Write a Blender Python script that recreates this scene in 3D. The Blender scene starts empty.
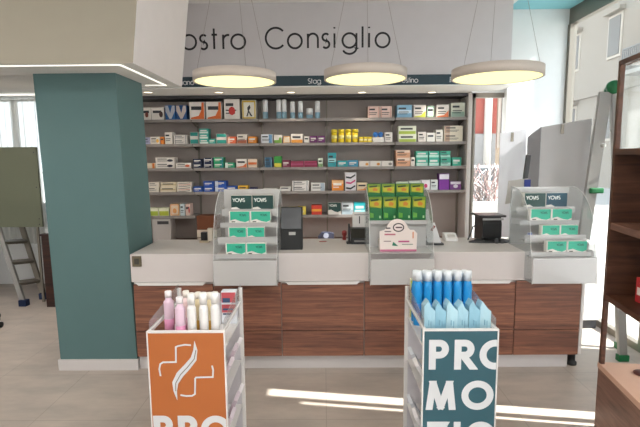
import bpy, bmesh, math, random
from mathutils import Vector, Matrix
random.seed(4)
C = bpy.context.scene.collection
PI = math.pi
# ------------------------------------------------------------------ camera
FPX, EYE = 462.0, 1.6
def cam_axes(yaw=0.5, pitch=7.0, roll=-0.5):
    y, p, r = [math.radians(a) for a in (yaw, pitch, roll)]
    f = Vector((-math.sin(y)*math.cos(p), math.cos(y)*math.cos(p), -math.sin(p)))
    rt = Vector((math.cos(y), math.sin(y), 0)); up = rt.cross(f)
    return rt*math.cos(r)+up*math.sin(r), up*math.cos(r)-rt*math.sin(r), f
RT, UP, FW = cam_axes()
def P(px, py, X=None, Y=None, Z=None):
    """real-world point seen at a photo pixel, on a known wall / floor / shelf plane"""
    d = FW*FPX + RT*(px-320) + UP*(213.5-py)
    t = Y/d.y if Y is not None else X/d.x if X is not None else (Z-EYE)/d.z
    return Vector((0, 0, EYE)) + d*t
cam_d = bpy.data.cameras.new('camera'); cam = bpy.data.objects.new('camera', cam_d); C.objects.link(cam)
cam_d.sensor_width = 36; cam_d.lens = 36*FPX/640; cam_d.clip_start = .05; cam_d.clip_end = 400
cam.matrix_world = Matrix(((RT.x, UP.x, -FW.x, 0), (RT.y, UP.y, -FW.y, 0), (RT.z, UP.z, -FW.z, EYE), (0, 0, 0, 1)))
bpy.context.scene.camera = cam

# ------------------------------------------------------------------ materials
def lin(c):
    c = c/255.0
    return c/12.92 if c <= .04045 else ((c+.055)/1.055)**2.4
def rgb(h):
    if isinstance(h, str):
        h = h.lstrip('#'); h = tuple(int(h[i:i+2], 16) for i in (0, 2, 4))
    return tuple(lin(c) for c in h)+(1.0,)
_mc = {}
def mat(h, rough=.6, metal=0.0, spec=.5, noise=0.0, scale=8.0, key=None):
    k = (h, rough, metal, spec, noise, scale, key)
    if k in _mc: return _mc[k]
    m = bpy.data.materials.new('paint_%s' % str(h).strip('#')); m.use_nodes = True
    nt = m.node_tree; b = nt.nodes['Principled BSDF']
    b.inputs['Roughness'].default_value = rough; b.inputs['Metallic'].default_value = metal
    b.inputs['Specular IOR Level'].default_value = spec
    c = rgb(h)
    n = nt.nodes.new('ShaderNodeTexNoise'); n.inputs['Scale'].default_value = scale; n.inputs['Detail'].default_value = 4
    tc = nt.nodes.new('ShaderNodeTexCoord'); nt.links.new(tc.outputs['Object'], n.inputs['Vector'])
    r = nt.nodes.new('ShaderNodeValToRGB'); nt.links.new(n.outputs['Fac'], r.inputs['Fac'])
    k2 = noise if noise else .015
    r.color_ramp.elements[0].position = .3; r.color_ramp.elements[1].position = .7
    r.color_ramp.elements[0].color = tuple(v*(1-k2) for v in c[:3])+(1,)
    r.color_ramp.elements[1].color = tuple(min(1, v*(1+k2)) for v in c[:3])+(1,)
    nt.links.new(r.outputs['Color'], b.inputs['Base Color'])
    _mc[k] = m
    return m
def emit(h, s, glow=None):
    m = bpy.data.materials.new('glow'); m.use_nodes = True; b = m.node_tree.nodes['Principled BSDF']
    b.inputs['Base Color'].default_value = rgb('#55524a' if glow else h); b.inputs['Emission Color'].default_value = rgb(glow or h); b.inputs['Emission Strength'].default_value = s
    return m
def wood(c1, c2, c3, sx=1.0, sz=14.0, rough=.45, axis='X'):
    m = bpy.data.materials.new('wood_laminate'); m.use_nodes = True; nt = m.node_tree; b = nt.nodes['Principled BSDF']
    tc = nt.nodes.new('ShaderNodeTexCoord'); mp = nt.nodes.new('ShaderNodeMapping')
    mp.inputs['Scale'].default_value = (sx, sx if axis == 'X' else sx, sz) if axis != 'Y' else (sz, sx, sz)
    n = nt.nodes.new('ShaderNodeTexNoise'); n.inputs['Scale'].default_value = 3.0; n.inputs['Detail'].default_value = 8; n.inputs['Roughness'].default_value = .65; n.inputs['Distortion'].default_value = .6
    nt.links.new(tc.outputs['Object'], mp.inputs['Vector']); nt.links.new(mp.outputs['Vector'], n.inputs['Vector'])
    r = nt.nodes.new('ShaderNodeValToRGB'); e = r.color_ramp.elements
    e[0].position = .32; e[0].color = rgb(c1); e[1].position = .68; e[1].color = rgb(c3)
    x = e.new(.5); x.color = rgb(c2)
    nt.links.new(n.outputs['Fac'], r.inputs['Fac']); nt.links.new(r.outputs['Color'], b.inputs['Base Color'])
    b.inputs['Roughness'].default_value = rough
    return m
def clearish(h, opac, rough=.15, gloss=.12, name='clear_acrylic'):
    m = bpy.data.materials.new(name); m.use_nodes = True; nt = m.node_tree
    for n in list(nt.nodes): nt.nodes.remove(n)
    out = nt.nodes.new('ShaderNodeOutputMaterial'); t = nt.nodes.new('ShaderNodeBsdfTransparent')
    t.inputs['Color'].default_value = (.96, .98, .98, 1)
    d = nt.nodes.new('ShaderNodeBsdfPrincipled'); d.inputs['Base Color'].default_value = rgb(h); d.inputs['Roughness'].default_value = rough
    g = nt.nodes.new('ShaderNodeBsdfGlossy'); g.inputs['Roughness'].default_value = .03
    lw = nt.nodes.new('ShaderNodeLayerWeight'); lw.inputs['Blend'].default_value = .5
    pw = nt.nodes.new('ShaderNodeMath'); pw.operation = 'POWER'; pw.inputs[1].default_value = 4.0
    ml = nt.nodes.new('ShaderNodeMath'); ml.operation = 'MULTIPLY_ADD'; ml.inputs[1].default_value = gloss*3; ml.inputs[2].default_value = .03
    nt.links.new(lw.outputs['Facing'], pw.inputs[0]); nt.links.new(pw.outputs[0], ml.inputs[0])
    m1 = nt.nodes.new('ShaderNodeMixShader'); m1.inputs[0].default_value = opac
    m2 = nt.nodes.new('ShaderNodeMixShader')
    nt.links.new(t.outputs[0], m1.inputs[1]); nt.links.new(d.outputs[0], m1.inputs[2])
    nt.links.new(ml.outputs[0], m2.inputs[0]); nt.links.new(m1.outputs[0], m2.inputs[1]); nt.links.new(g.outputs[0], m2.inputs[2])
    nt.links.new(m2.outputs[0], out.inputs[0])
    return m

def floor_mat():
    m = bpy.data.materials.new('porcelain_floor_tiles'); m.use_nodes = True; nt = m.node_tree; b = nt.nodes['Principled BSDF']
    tc = nt.nodes.new('ShaderNodeTexCoord'); mp = nt.nodes.new('ShaderNodeMapping')
    mp.inputs['Location'].default_value = (.18, .34, 0)
    br = nt.nodes.new('ShaderNodeTexBrick'); br.offset = 0; br.inputs['Scale'].default_value = 1
    br.inputs['Brick Width'].default_value = .6; br.inputs['Row Height'].default_value = .6; br.inputs['Mortar Size'].default_value = .0025
    br.inputs['Color1'].default_value = rgb('#b3a79d'); br.inputs['Color2'].default_value = rgb('#b0a49a'); br.inputs['Mortar'].default_value = rgb('#9d938a')
    nt.links.new(tc.outputs['Object'], mp.inputs['Vector']); nt.links.new(mp.outputs['Vector'], br.inputs['Vector'])
    n = nt.nodes.new('ShaderNodeTexNoise'); n.inputs['Scale'].default_value = 2.2; n.inputs['Detail'].default_value = 9; n.inputs['Roughness'].default_value = .6
    mp2 = nt.nodes.new('ShaderNodeMapping'); mp2.inputs['Scale'].default_value = (1, 2.6, 1)
    nt.links.new(tc.outputs['Object'], mp2.inputs['Vector']); nt.links.new(mp2.outputs['Vector'], n.inputs['Vector'])
    r = nt.nodes.new('ShaderNodeValToRGB'); r.color_ramp.elements[0].position = .35; r.color_ramp.elements[1].position = .7
    r.color_ramp.elements[0].color = (.82, .82, .82, 1); r.color_ramp.elements[1].color = (1.12, 1.1, 1.08, 1)
    nt.links.new(n.outputs['Fac'], r.inputs['Fac'])
    mx = nt.nodes.new('ShaderNodeMix'); mx.data_type = 'RGBA'; mx.blend_type = 'MULTIPLY'; mx.inputs[0].default_value = 1
    nt.links.new(br.outputs['Color'], mx.inputs[6]); nt.links.new(r.outputs['Color'], mx.inputs[7]); nt.links.new(mx.outputs[2], b.inputs['Base Color'])
    b.inputs['Roughness'].default_value = .42
    return m

M = dict(
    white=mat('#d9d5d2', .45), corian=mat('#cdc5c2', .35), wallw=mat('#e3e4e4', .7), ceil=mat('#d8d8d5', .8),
    bulk=mat('#a29b8c', .75), bulk_lit=mat('#dbd4d0', .75), turq=mat('#7fbcc6', .7), teal=mat('#526f6f', .6),  # bulkhead shade and window light put into its two beige tones
    tealwall=mat('#2f565f', .55), greysh=mat('#a89c95', .5, noise=.03), greyb=mat('#8d8784', .6), darkg=mat('#3c3d40', .5), black=mat('#111214', .35),
    blackm=mat('#08090a', .6), alu=mat('#a9a7a4', .38, .85), alud=mat('#8a8379', .45, .7), green=mat('#0f6a3c', .5), blue=mat('#1c2f86', .5),
    sign=mat('#c2bec0', .7), ink=mat('#17181a', .6), band=mat('#1d3843', .55), letter=mat('#cfd0d2', .5), brass=mat('#6e6552', .45, .4),
    plinth=mat('#cbc5c3', .4), concrete=mat('#9d978c', .9, noise=.06), facade=mat('#9d9183', .9, noise=.03), shutter=mat('#7d7873', .8),
    red=mat('#a0493b', .8, noise=.05), darkwood=wood('#1f0f08', '#38201a', '#4a2b1c', 1, 10), walnut=wood('#4f3026', '#7a4e3d', '#99684f', .7, 13),
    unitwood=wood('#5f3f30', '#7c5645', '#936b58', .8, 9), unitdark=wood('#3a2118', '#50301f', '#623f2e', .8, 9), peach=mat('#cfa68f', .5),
    orange=mat('#b0632f', .5), promo=mat('#2b5560', .5), paper=mat('#e9e6e4', .6), glassw=clearish('#ffffff', .03, name='window_glass'),
    acryl=clearish('#d9d6d4', .62, .2), clear=clearish('#e6e6ea', .16, .1), floor=floor_mat(), lampw=mat('#b9aea4', .55),
    lampglow=emit('#fffad0', 1.15, '#fff6b4'), panelglow=emit('#fffaf2', 3), led=emit('#fffdf4', .9), spotglow=emit('#fff0cc', 3.0), rubber=mat('#1b1b1c', .8), navyrub=mat('#10244a', .7),
    curtain=clearish('#f1f1ec', .6, .8, .02, 'sheer_curtain'), olive=mat('#6c705c', .3, .2), pave=mat('#a39f99', .9, noise=.05),
    leaf=mat('#4d6b39', .8), bark=mat('#4a4036', .9), cord=mat('#8d8780', .6), brownc=mat('#6a3a1e', .7),
)

_f = bpy.data.materials.new('light_diffusing_film'); _f.use_nodes = True; _n = _f.node_tree  # film added to spread the sun as soft light
for _x in list(_n.nodes): _n.nodes.remove(_x)
_o = _n.nodes.new('ShaderNodeOutputMaterial'); _t = _n.nodes.new('ShaderNodeBsdfTranslucent'); _t.inputs['Color'].default_value = (.86, .88, .9, 1)
_d = _n.nodes.new('ShaderNodeBsdfDiffuse'); _d.inputs['Color'].default_value = (.8, .8, .8, 1); _m = _n.nodes.new('ShaderNodeMixShader'); _m.inputs[0].default_value = .3
_n.links.new(_t.outputs[0], _m.inputs[1]); _n.links.new(_d.outputs[0], _m.inputs[2]); _n.links.new(_m.outputs[0], _o.inputs[0]); M['film'] = _f
# ------------------------------------------------------------------ mesh builder
class MB:
    def __init__(s): s.bm = bmesh.new(); s.mats = []; s.recalc = True
    def mi(s, m):
        if m not in s.mats: s.mats.append(m)
        return s.mats.index(m)
    def face(s, pts, m):
        vs = [s.bm.verts.new(p) for p in pts]
        f = s.bm.faces.new(vs); f.material_index = s.mi(m); return f
    def box(s, x0, x1, y0, y1, z0, z1, m, bev=0.0):
        if x0 > x1: x0, x1 = x1, x0
        if y0 > y1: y0, y1 = y1, y0
        if z0 > z1: z0, z1 = z1, z0
        v = [s.bm.verts.new((x, y, z)) for x in (x0, x1) for y in (y0, y1) for z in (z0, z1)]
        fs = [s.bm.faces.new([v[i] for i in q]) for q in ((0, 1, 3, 2), (4, 6, 7, 5), (0, 4, 5, 1), (2, 3, 7, 6), (0, 2, 6, 4), (1, 5, 7, 3))]
        for f in fs: f.material_index = s.mi(m)
        if bev:
            es = list({e for f in fs for e in f.edges})
            r = bmesh.ops.bevel(s.bm, geom=es, offset=bev, segments=2, profile=.6, affect='EDGES', clamp_overlap=True)
            for f in r['faces']: f.material_index = s.mi(m)
        return s
    def prism(s, poly, axis, a, b, m):
        """poly in the plane normal to axis, extruded a..b. axis X: (y,z); Y: (x,z); Z: (x,y)"""
        def pt(u, v, w): return (w, u, v) if axis == 'X' else (u, w, v) if axis == 'Y' else (u, v, w)
        A = [s.bm.verts.new(pt(u, v, a)) for u, v in poly]; B = [s.bm.verts.new(pt(u, v, b)) for u, v in poly]
        fs = [s.bm.faces.new(A), s.bm.faces.new(list(reversed(B)))]
        n = len(poly)
        for i in range(n): fs.append(s.bm.faces.new([A[i], B[i], B[(i+1) % n], A[(i+1) % n]]))
        for f in fs: f.material_index = s.mi(m)
        for f in fs[:2]: f.normal_update()
        if n > 4: bmesh.ops.triangulate(s.bm, faces=fs[:2])
        return s
    def beam(s, p, q, w, d, m, up=Vector((0, 1, 0))):
        """rectangular bar p->q, w across, d along `up`"""
        p, q = Vector(p), Vector(q); t = (q-p).normalized(); u = (up-t*up.dot(t)).normalized(); v = t.cross(u)
        c = [(-1, -1), (1, -1), (1, 1), (-1, 1)]
        A = [s.bm.verts.new(p+v*(a*w/2)+u*(b*d/2)) for a, b in c]; B = [s.bm.verts.new(q+v*(a*w/2)+u*(b*d/2)) for a, b in c]
        fs = [s.bm.faces.new(A), s.bm.faces.new(B[::-1])]+[s.bm.faces.new([A[i], B[i], B[(i+1) % 4], A[(i+1) % 4]]) for i in range(4)]
        for f in fs: f.material_index = s.mi(m)
        return s
    def tube(s, pts, r, m, n=8, closed=False):
        pts = [Vector(p) for p in pts]; rings = []
        N = len(pts)
        for i, p in enumerate(pts):
            a = pts[(i-1) % N] if closed or i else p; b = pts[(i+1) % N] if closed or i < N-1 else p
            t = (b-a).normalized(); ref = Vector((0, 0, 1)) if abs(t.z) < .9 else Vector((1, 0, 0))
            u = t.cross(ref).normalized(); v = t.cross(u)
            rr = r[i] if isinstance(r, (list, tuple)) else r
            rings.append([s.bm.verts.new(p+u*math.cos(2*PI*k/n)*rr+v*math.sin(2*PI*k/n)*rr) for k in range(n)])
        for i in range(N if closed else N-1):
            a, b = rings[i], rings[(i+1) % N]
            for k in range(n):
                f = s.bm.faces.new([a[k], a[(k+1) % n], b[(k+1) % n], b[k]]); f.material_index = s.mi(m); f.smooth = True
        if not closed:
            for rg in (rings[0][::-1], rings[-1]):
                f = s.bm.faces.new(rg); f.material_index = s.mi(m)
        return s
    def lathe(s, prof, c, m, n=20, sx=1.0, sy=1.0, axis='Z'):
        c = Vector(c); rings = []
        for r, z in prof:
            ring = []
            for k in range(n):
                a = 2*PI*k/n; v = (math.cos(a)*r*sx, math.sin(a)*r*sy, z)
                if axis == 'X': v = (z, v[0], v[1])
                if axis == 'Y': v = (v[0], z, v[1])
                ring.append(s.bm.verts.new(c+Vector(v)))
            rings.append(ring)
        for a, b in zip(rings, rings[1:]):
            for k in range(n):
                f = s.bm.faces.new([a[k], a[(k+1) % n], b[(k+1) % n], b[k]]); f.material_index = s.mi(m); f.smooth = True
        for rg, ok in ((rings[0][::-1], prof[0][0]), (rings[-1], prof[-1][0])):
            if ok > 1e-5: f = s.bm.faces.new(rg); f.material_index = s.mi(m)
        return s
    def ribbon(s, pts, w, m, M4, d=.003):
        """flat stroke along 2-D pts; M4 maps (u,v,depth) to the world"""
        n = len(pts); L, R = [], []
        P2 = [Vector(p) for p in pts]
        cl = n > 2 and (P2[0]-P2[-1]).length < 1e-6
        if cl: P2 = P2[:-1]; n -= 1
        for i, p in enumerate(P2):
            a = P2[i-1] if (i or cl) else None; b = P2[(i+1) % n] if (i < n-1 or cl) else None
            t1 = (p-a).normalized() if a is not None else None; t2 = (b-p).normalized() if b is not None else None
            t = ((t1 or t2)+(t2 or t1)).normalized(); nr = Vector((-t.y, t.x))
            k = 1/max(.35, nr.dot(Vector((-(t1 or t2).y, (t1 or t2).x))))
            wi = w[i] if isinstance(w, (list, tuple)) else w
            L.append(p+nr*wi/2*k); R.append(p-nr*wi/2*k)
        def W(p, z): return M4 @ Vector((p.x, p.y, z))
        vL = [s.bm.verts.new(W(p, d)) for p in L]; vR = [s.bm.verts.new(W(p, d)) for p in R]
        bL = [s.bm.verts.new(W(p, 0)) for p in L]; bR = [s.bm.verts.new(W(p, 0)) for p in R]
        rng = range(n if cl else n-1)
        for i in rng:
            j = (i+1) % n
            for q in ((vL[i], vR[i], vR[j], vL[j]), (vL[i], vL[j], bL[j], bL[i]), (vR[j], vR[i], bR[i], bR[j])):
                f = s.bm.faces.new(q); f.material_index = s.mi(m)
        return s
    def clip(s, co, no):
        bmesh.ops.bisect_plane(s.bm, geom=s.bm.verts[:]+s.bm.edges[:]+s.bm.faces[:], plane_co=co, plane_no=no, clear_outer=True)
        return s
    def build(s, name, parent=None, org=None):
        s.recalc and bmesh.ops.recalc_face_normals(s.bm, faces=s.bm.faces[:])
        me = bpy.data.meshes.new(name)
        o = bpy.data.objects.new(name, me); C.objects.link(o)
        base = Vector((0, 0, 0))
        if parent is not None: base = parent_loc(parent)
        if org is None and parent is None:
            vs = [v.co for v in s.bm.verts]
            org = Vector(((min(v.x for v in vs)+max(v.x for v in vs))/2, (min(v.y for v in vs)+max(v.y for v in vs))/2, min(v.z for v in vs)))
        if org is None: org = base
        org = Vector(org)
        for v in s.bm.verts: v.co -= org
        o.location = org-base
        s.bm.to_mesh(me); s.bm.free()
        for m in s.mats: me.materials.append(m)
        if parent is not None: o.parent = parent
        return o
def parent_loc(p):
    l = Vector((0, 0, 0))
    while p is not None: l = l+p.location; p = p.parent
    return l
def thing(name, loc, label, cat, group=None):
    o = bpy.data.objects.new(name, None); C.objects.link(o); o.location = loc; o.empty_display_size = .05
    return tag(o, label, cat, group)
def tag(o, label, cat, group=None, kind=None):
    o['label'] = label; o['category'] = cat
    if group: o['group'] = group
    if kind: o['kind'] = kind
    return o
def struct(name, mb, label=None):
    o = mb.build(name); o['kind'] = 'structure'
    return o
def bx(name, parent, x0, x1, y0, y1, z0, z1, m, bev=0.0, label=None):
    mb = MB(); mb.box(x0, x1, y0, y1, z0, z1, m, bev); o = mb.build(name, parent)
    if label: o['label'] = label
    return o

# ------------------------------------------------------------------ stroke alphabet (cap height 1)
def arc(cx, cy, r, a0, a1, n=14, ry=None):
    ry = r if ry is None else ry
    return [(cx+r*math.cos(math.radians(a0+(a1-a0)*i/n)), cy+ry*math.sin(math.radians(a0+(a1-a0)*i/n))) for i in range(n+1)]
def glyph(c):
    x = .70
    G = {
     'o': ([arc(.35, .35, .35, 0, 360, 26)], .86), 'C': ([arc(.5, .5, .5, 42, 318, 26)], .98), 'O': ([arc(.5, .5, .5, 0, 360, 32)], 1.12),
     'n': ([[(0, 0), (0, x)], [(0, .40)]+arc(.25, .45, .25, 180, 0, 12)+[(.5, 0)]], .66),
     's': ([arc(.17, .52, .17, 40, 270, 10)+arc(.17, .175, .175, 90, -140, 10)], .48),
     't': ([[(.12, 0), (.12, 1)], [(0, x), (.28, x)]], .42), 'r': ([[(0, 0), (0, x)], [(0, .4)]+arc(.25, .43, .25, 180, 75, 8)], .42),
     'i': ([[(0, 0), (0, x)], [(0, .93), (0, 1)]], .17), 'l': ([[(0, 0), (0, 1.02)]], .17),
     'g': ([arc(.35, .35, .35, 0, 360, 26), [(.7, x), (.7, 0)]+arc(.35, 0, .35, 0, -155, 12, .3)], .88),
     'N': ([[(0, 0), (0, 1), (.7, 0), (.7, 1)]], .86), 'e': ([[(.02, .36), (.68, .36)]+arc(.35, .35, .34, 0, 320, 22)], .84),
     'a': ([arc(.35, .35, .35, 0, 360, 26), [(.7, x), (.7, 0)]], .86), 'F': ([[(0, 0), (0, 1), (.5, 1)], [(0, .52), (.45, .52)]], .6),
     'S': ([arc(.28, .74, .25, 40, 270, 12)+arc(.28, .25, .25, 90, -140, 12)], .66),
     'Y': ([[(0, 1), (.35, .48), (.7, 1)], [(.35, .5), (.35, 0)]], .8), 'V': ([[(0, 1), (.36, 0), (.72, 1)]], .84), 'I': ([[(0, 0), (0, 1)]], .25),
     'P': ([[(0, -.0), (0, 1)], [(0, 1), (.30, 1)]+arc(.30, .74, .26, 90, -90, 12)[1:]+[(0, .48)]], .72),
     'R': ([[(0, -.0), (0, 1)], [(0, 1), (.30, 1)]+arc(.30, .74, .26, 90, -90, 12)[1:]+[(0, .48)], [(.22, .48), (.60, 0)]], .78),
     'M': ([[(0, 0), (.14, 1)], [(.17, 1), (.55, 0)], [(.55, 0), (.93, 1)], [(.96, 1), (1.1, 0)]], 1.22),
     'Z': ([[(0, 1), (.60, 1)], [(.60, 1), (0, 0)], [(0, 0), (.62, 0)]], .78), 'E': ([[(.45, 1), (0, 1), (0, 0), (.45, 0)], [(0, .5), (.42, .5)]], .66),
    }
    return G[c]
def write(mb, text, M4, h, w, m, d=.003, x=0.0, sp=1.0):
    """M4 places (u right, v up, depth out)"""
    for ch in text:
        if ch == ' ': x += .5*h*sp; continue
        ls, adv = glyph(ch)
        for q_, pl in enumerate(ls): mb.ribbon([(x+a*h, b*h) for a, b in pl], w, m, M4, d+.0002*q_)
        x += adv*h*sp
    return x
def plane_m(origin, tilt=0.0):
    """text plane facing -Y at origin"""
    o = Vector(origin)
    ct, st = math.cos(tilt), math.sin(tilt)
    return Matrix(((1, 0, 0, o.x), (0, st, -ct, o.y), (0, ct, st, o.z), (0, 0, 0, 1)))

# ------------------------------------------------------------------ key planes
CEIL = 3.09
YF = 3.30          # worktop front
YT = 3.36          # plinth face
XL, XR = -4.5, 2.55
PX0, PX1, PY0, PY1 = -2.03, -1.45, 3.345, 3.82     # pillar
UB = 2.20          # underside of the bulkhead
SY, SB = 4.70, P(300, 87.5, Y=4.70).z     # sign face, underside of the soffit
SHY, SHB = 5.20, 5.50     # shelf front, shelving back
YB = 5.0           # white wall panel at the corner

# ------------------------------------------------------------------ setting
m = MB(); m.box(XL-.1, XR+.02, -3.6, 6.0, -.1, 0, M['floor']); struct('floor', m)
m = MB(); m.box(XL-.1, 1.90, -3.6, 6.0, CEIL, CEIL+.1, M['ceil']); struct('ceiling', m)
m = MB(); m.box(1.90, XR+.12, -3.6, 6.0, CEIL, CEIL+.1, M['turq']); struct('ceiling_border', m)
m = MB(); m.box(XL-.1, XL, -3.6, 6.0, 0, CEIL, M['wallw']); struct('wall_left', m)
# back wall with two openings: left sheer-curtained window, narrow street window right of the shelving
LWx0, LWx1, LWz0, LWz1 = -4.25, -3.45, 1.0, P(20, 97, Y=5.8).z
YN = 5.08
BWx0, BWx1, BWz1 = P(470, 150, Y=YN).x, P(506, 150, Y=YN).x, SB-.02
m = MB(); W = M['wallw']
m.box(XL, LWx0, 5.8, 5.95, 0, CEIL, W); m.box(LWx0, LWx1, 5.8, 5.95, 0, LWz0, W); m.box(LWx0, LWx1, 5.8, 5.95, LWz1, CEIL, W)
m.box(LWx1, -2.2, 5.8, 5.95, 0, CEIL, W); m.box(-2.2, BWx0+.02, 5.56, 5.7, 0, CEIL, W); m.box(BWx0-.02, BWx0+.02, 5.505, 5.56, 0, CEIL, W)
struct('wall_back', m)
m = MB(); m.box(BWx0+.001, BWx1, YN, YN+.08, BWz1, CEIL, W); m.box(BWx0+.03, BWx1, YN, YN+.08, 0, .55, W); struct('wall_back_window_surround', m)
m = MB(); CX0 = P(507, 100, Y=YB).x
m.box(CX0, XR, YB, YB+.12, 0, CEIL, W); struct('wall_right_return', m)
m = MB(); m.box(-2.25, -2.2, 5.5, 5.8, 0, CEIL, W); struct('wall_shelving_return', m)
# right wall: unseen film window and sun slits in front, then the glazed shopfront
G0 = 3.58; STILE = .05
m = MB()
m.box(XR, XR+.12, -3.6, -.9, 0, CEIL, W); m.box(XR, XR+.12, -.9, 2.30, 0, .3, W); m.box(XR, XR+.12, -.9, 2.30, 2.75, CEIL, W); m.box(XR, XR+.12, 2.30, 2.42, 0, CEIL, W); m.box(XR, XR+.12, 2.46, 2.495, 0, CEIL, W)
m.box(XR, XR+.12, 2.60, G0, 0, CEIL, W); m.box(XR, XR+.12, 2.42, 2.46, 2.2, CEIL, W); m.box(XR, XR+.12, 2.495, 2.60, 2.38, CEIL, W)
struct('wall_right', m)
m = MB(); m.box(XR, XR+.06, G0, YB, 2.93, CEIL, M['alud']); m.box(XR, XR+.06, G0, YB, 0, .06, M['alud'])
m.box(XR-.01, XR+.06, YB-STILE, YB, .06, 2.93, M['alud']); m.box(XR, XR+.06, G0, G0+.05, .06, 2.93, M['alud'])
wf = struct('window_1', m)
g = bx('glass_pane', wf, XR+.025, XR+.031, G0+.05, YB-STILE, .06, 2.93, M['glassw'])
for o in [g]: o.parent = wf
m = MB(); m.box(XR+.05, XR+.056, 2.495, 2.60, 0, 2.38, M['glassw']); m.box(XR+.05, XR+.056, 2.42, 2.46, 0, 2.2, M['glassw']); struct('sun_streak_slits', m)  # unseen slits, placed and sized to cast the sun streaks on the floor
m = MB(); m.box(XR+.05, XR+.056, -.9, 2.30, .3, 2.75, M['film'])
for a in (-.9, .15, 1.2, 2.25): m.box(XR+.03, XR+.08, a, a+.05, .3, 2.75, M['alud'])
struct('added_film_window', m)  # unseen window, added for soft daylight from the right
# narrow street window
m = MB()
for a, b in ((BWx0+.03, BWx0+.05), (BWx1-.03, BWx1-.001)): m.box(a, b, YN, YN+.06, .55, BWz1, M['alud'])
m.box(BWx0+.03, BWx1, YN, YN+.06, .55, .6, M['alud']); m.box(BWx0+.03, BWx1, YN, YN+.06, BWz1-.05, BWz1, M['alud'])
w3 = struct('window_3', m); bx('glass_pane', w3, BWx0+.05, BWx1-.03, YN+.03, YN+.036, .6, BWz1-.05, M['glassw'])
# window on the far left
m = MB(); zc = (LWz0+LWz1)/2
for a, b in ((LWx0, LWx0+.05), (LWx1-.05, LWx1), ((LWx0+LWx1)/2-.025, (LWx0+LWx1)/2+.025)): m.box(a, b, 5.82, 5.88, LWz0, LWz1, M['white'])
m.box(LWx0, LWx1, 5.82, 5.88, LWz0, LWz0+.05, M['white']); m.box(LWx0, LWx1, 5.82, 5.88, LWz1-.05, LWz1, M['white'])
w4 = struct('window_4', m); bx('glass_pane', w4, LWx0+.05, LWx1-.05, 5.848, 5.852, LWz0+.05, LWz1-.05, M['glassw'])
# front wall behind the photographer, with the shop entrance glazing
m = MB(); m.box(XL-.1, -3.6, -3.6, -3.5, 0, CEIL, W); m.box(-3.6, -1.25, -3.6, -3.5, 0, CEIL, W); m.box(-1.25, 1.1, -3.6, -3.5, 2.5, CEIL, W); m.box(1.1, XR+.1, -3.6, -3.5, 0, CEIL, W); struct('wall_front', m)
m = MB()
for a in (-1.25, -.09, 1.04): m.box(a, a+.06, -3.58, -3.52, 0, 2.5, M['alud'])
m.box(-1.19, 1.04, -3.555, -3.549, .02, 2.49, M['glassw']); struct('door_1', m)
# pillar
m = MB(); m.prism([(PX0+.015, 0), (PX1+.02, 0), (PX1-.015, UB), (PX0-.02, UB)], 'Y', PY0, PY1, M['teal']); struct('pillar', m)
m = MB(); m.box(PX0, PX1+.028, PY0-.012, PY1, 0, .085, M['plinth']); struct('baseboard_pillar', m)
# bulkhead: front fascia, outward-leaning side fascia, underside
m = MB(); bxr = P(133, 63, Z=UB).x; bf = P(133, 63, Z=UB).y; bb = P(183, 87, Z=UB).y; ft = .11
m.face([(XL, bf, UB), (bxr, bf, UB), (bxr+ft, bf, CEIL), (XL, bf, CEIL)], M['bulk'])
m.face([(bxr, bf, UB), (bxr, bb, UB), (bxr+ft, bb, CEIL), (bxr+ft, bf, CEIL)], M['bulk_lit'])
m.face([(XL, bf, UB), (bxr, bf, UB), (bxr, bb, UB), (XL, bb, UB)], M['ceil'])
m.face([(bxr, bb, UB), (XL, bb, UB), (XL, bb, CEIL), (bxr+ft, bb, CEIL)], M['bulk_lit'])
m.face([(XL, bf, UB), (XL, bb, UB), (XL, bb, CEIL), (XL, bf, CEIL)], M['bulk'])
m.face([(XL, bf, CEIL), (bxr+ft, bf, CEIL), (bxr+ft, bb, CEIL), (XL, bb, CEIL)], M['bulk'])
struct('ceiling_bulkhead', m)
m = MB(); l1 = P(120, 64.5, Z=UB); l2 = P(163, 85, Z=UB); z = UB-.005
m.box(XL, l1.x, l1.y-.008, l1.y+.008, z, UB-.0008, M['led']); m.box(l1.x-.008, l1.x+.008, l1.y, l2.y, z, UB-.0008, M['led']); m.box(l1.x-.16, l1.x+.008, l2.y-.012, l2.y, z, UB-.0008, M['led'])
tag(m.build('light_strip'), 'thin white light line recessed in the underside of the beige bulkhead', 'light')
# beam with slim light line over the left room
m = MB(); b0 = P(10, 84, Y=4.6).z; b1 = P(10, 76, Y=4.6).z
m.box(XL, -2.3, 4.6, 5.8, b0, b1, M['ceil']); struct('ceiling_left_drop', m)
m = MB(); c0 = P(10, 93, Y=5.2).z
m.box(XL, -2.3, 5.2, 5.8, c0, b0, M['wallw']); m.box(XL, -2.3, 5.19, 5.2, b0-.03, b0-.012, M['led']); struct('ceiling_left_beam', m)

# sign wall over the shelving
SX0, SX1 = -2.2, P(512, 40, Y=SY).x
m = MB(); bandz = P(300, 76, Y=SY).z
m.box(SX0, SX1, SY, SY+.04, SB+.03, P(300, 2, Y=SY).z, M['sign'])
sg = m.build('wall_sign'); tag(sg, 'large pale grey sign panel with thin black lettering hanging over the shelves', 'sign')
hC = P(270, 28, Y=SY).z - P(270, 48.7, Y=SY).z
wst = 1.9*SY/462
for ch, px in [('N', 163), ('o', 182.5), ('s', 200.5), ('t', 212), ('r', 223.5), ('o', 231.5), ('C', 266), ('o', 288), ('n', 308), ('s', 322.5), ('i', 334.5), ('g', 342.5), ('l', 362.5), ('i', 369), ('o', 375.5)]:
    m = MB(); write(m, ch, plane_m((P(px, 48.3, Y=SY).x, SY-.0005, P(300, 48.3, Y=SY).z)), hC, wst, M['ink']); o = m.build('letter', sg); o['label'] = 'thin black letter %s' % ch
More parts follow.
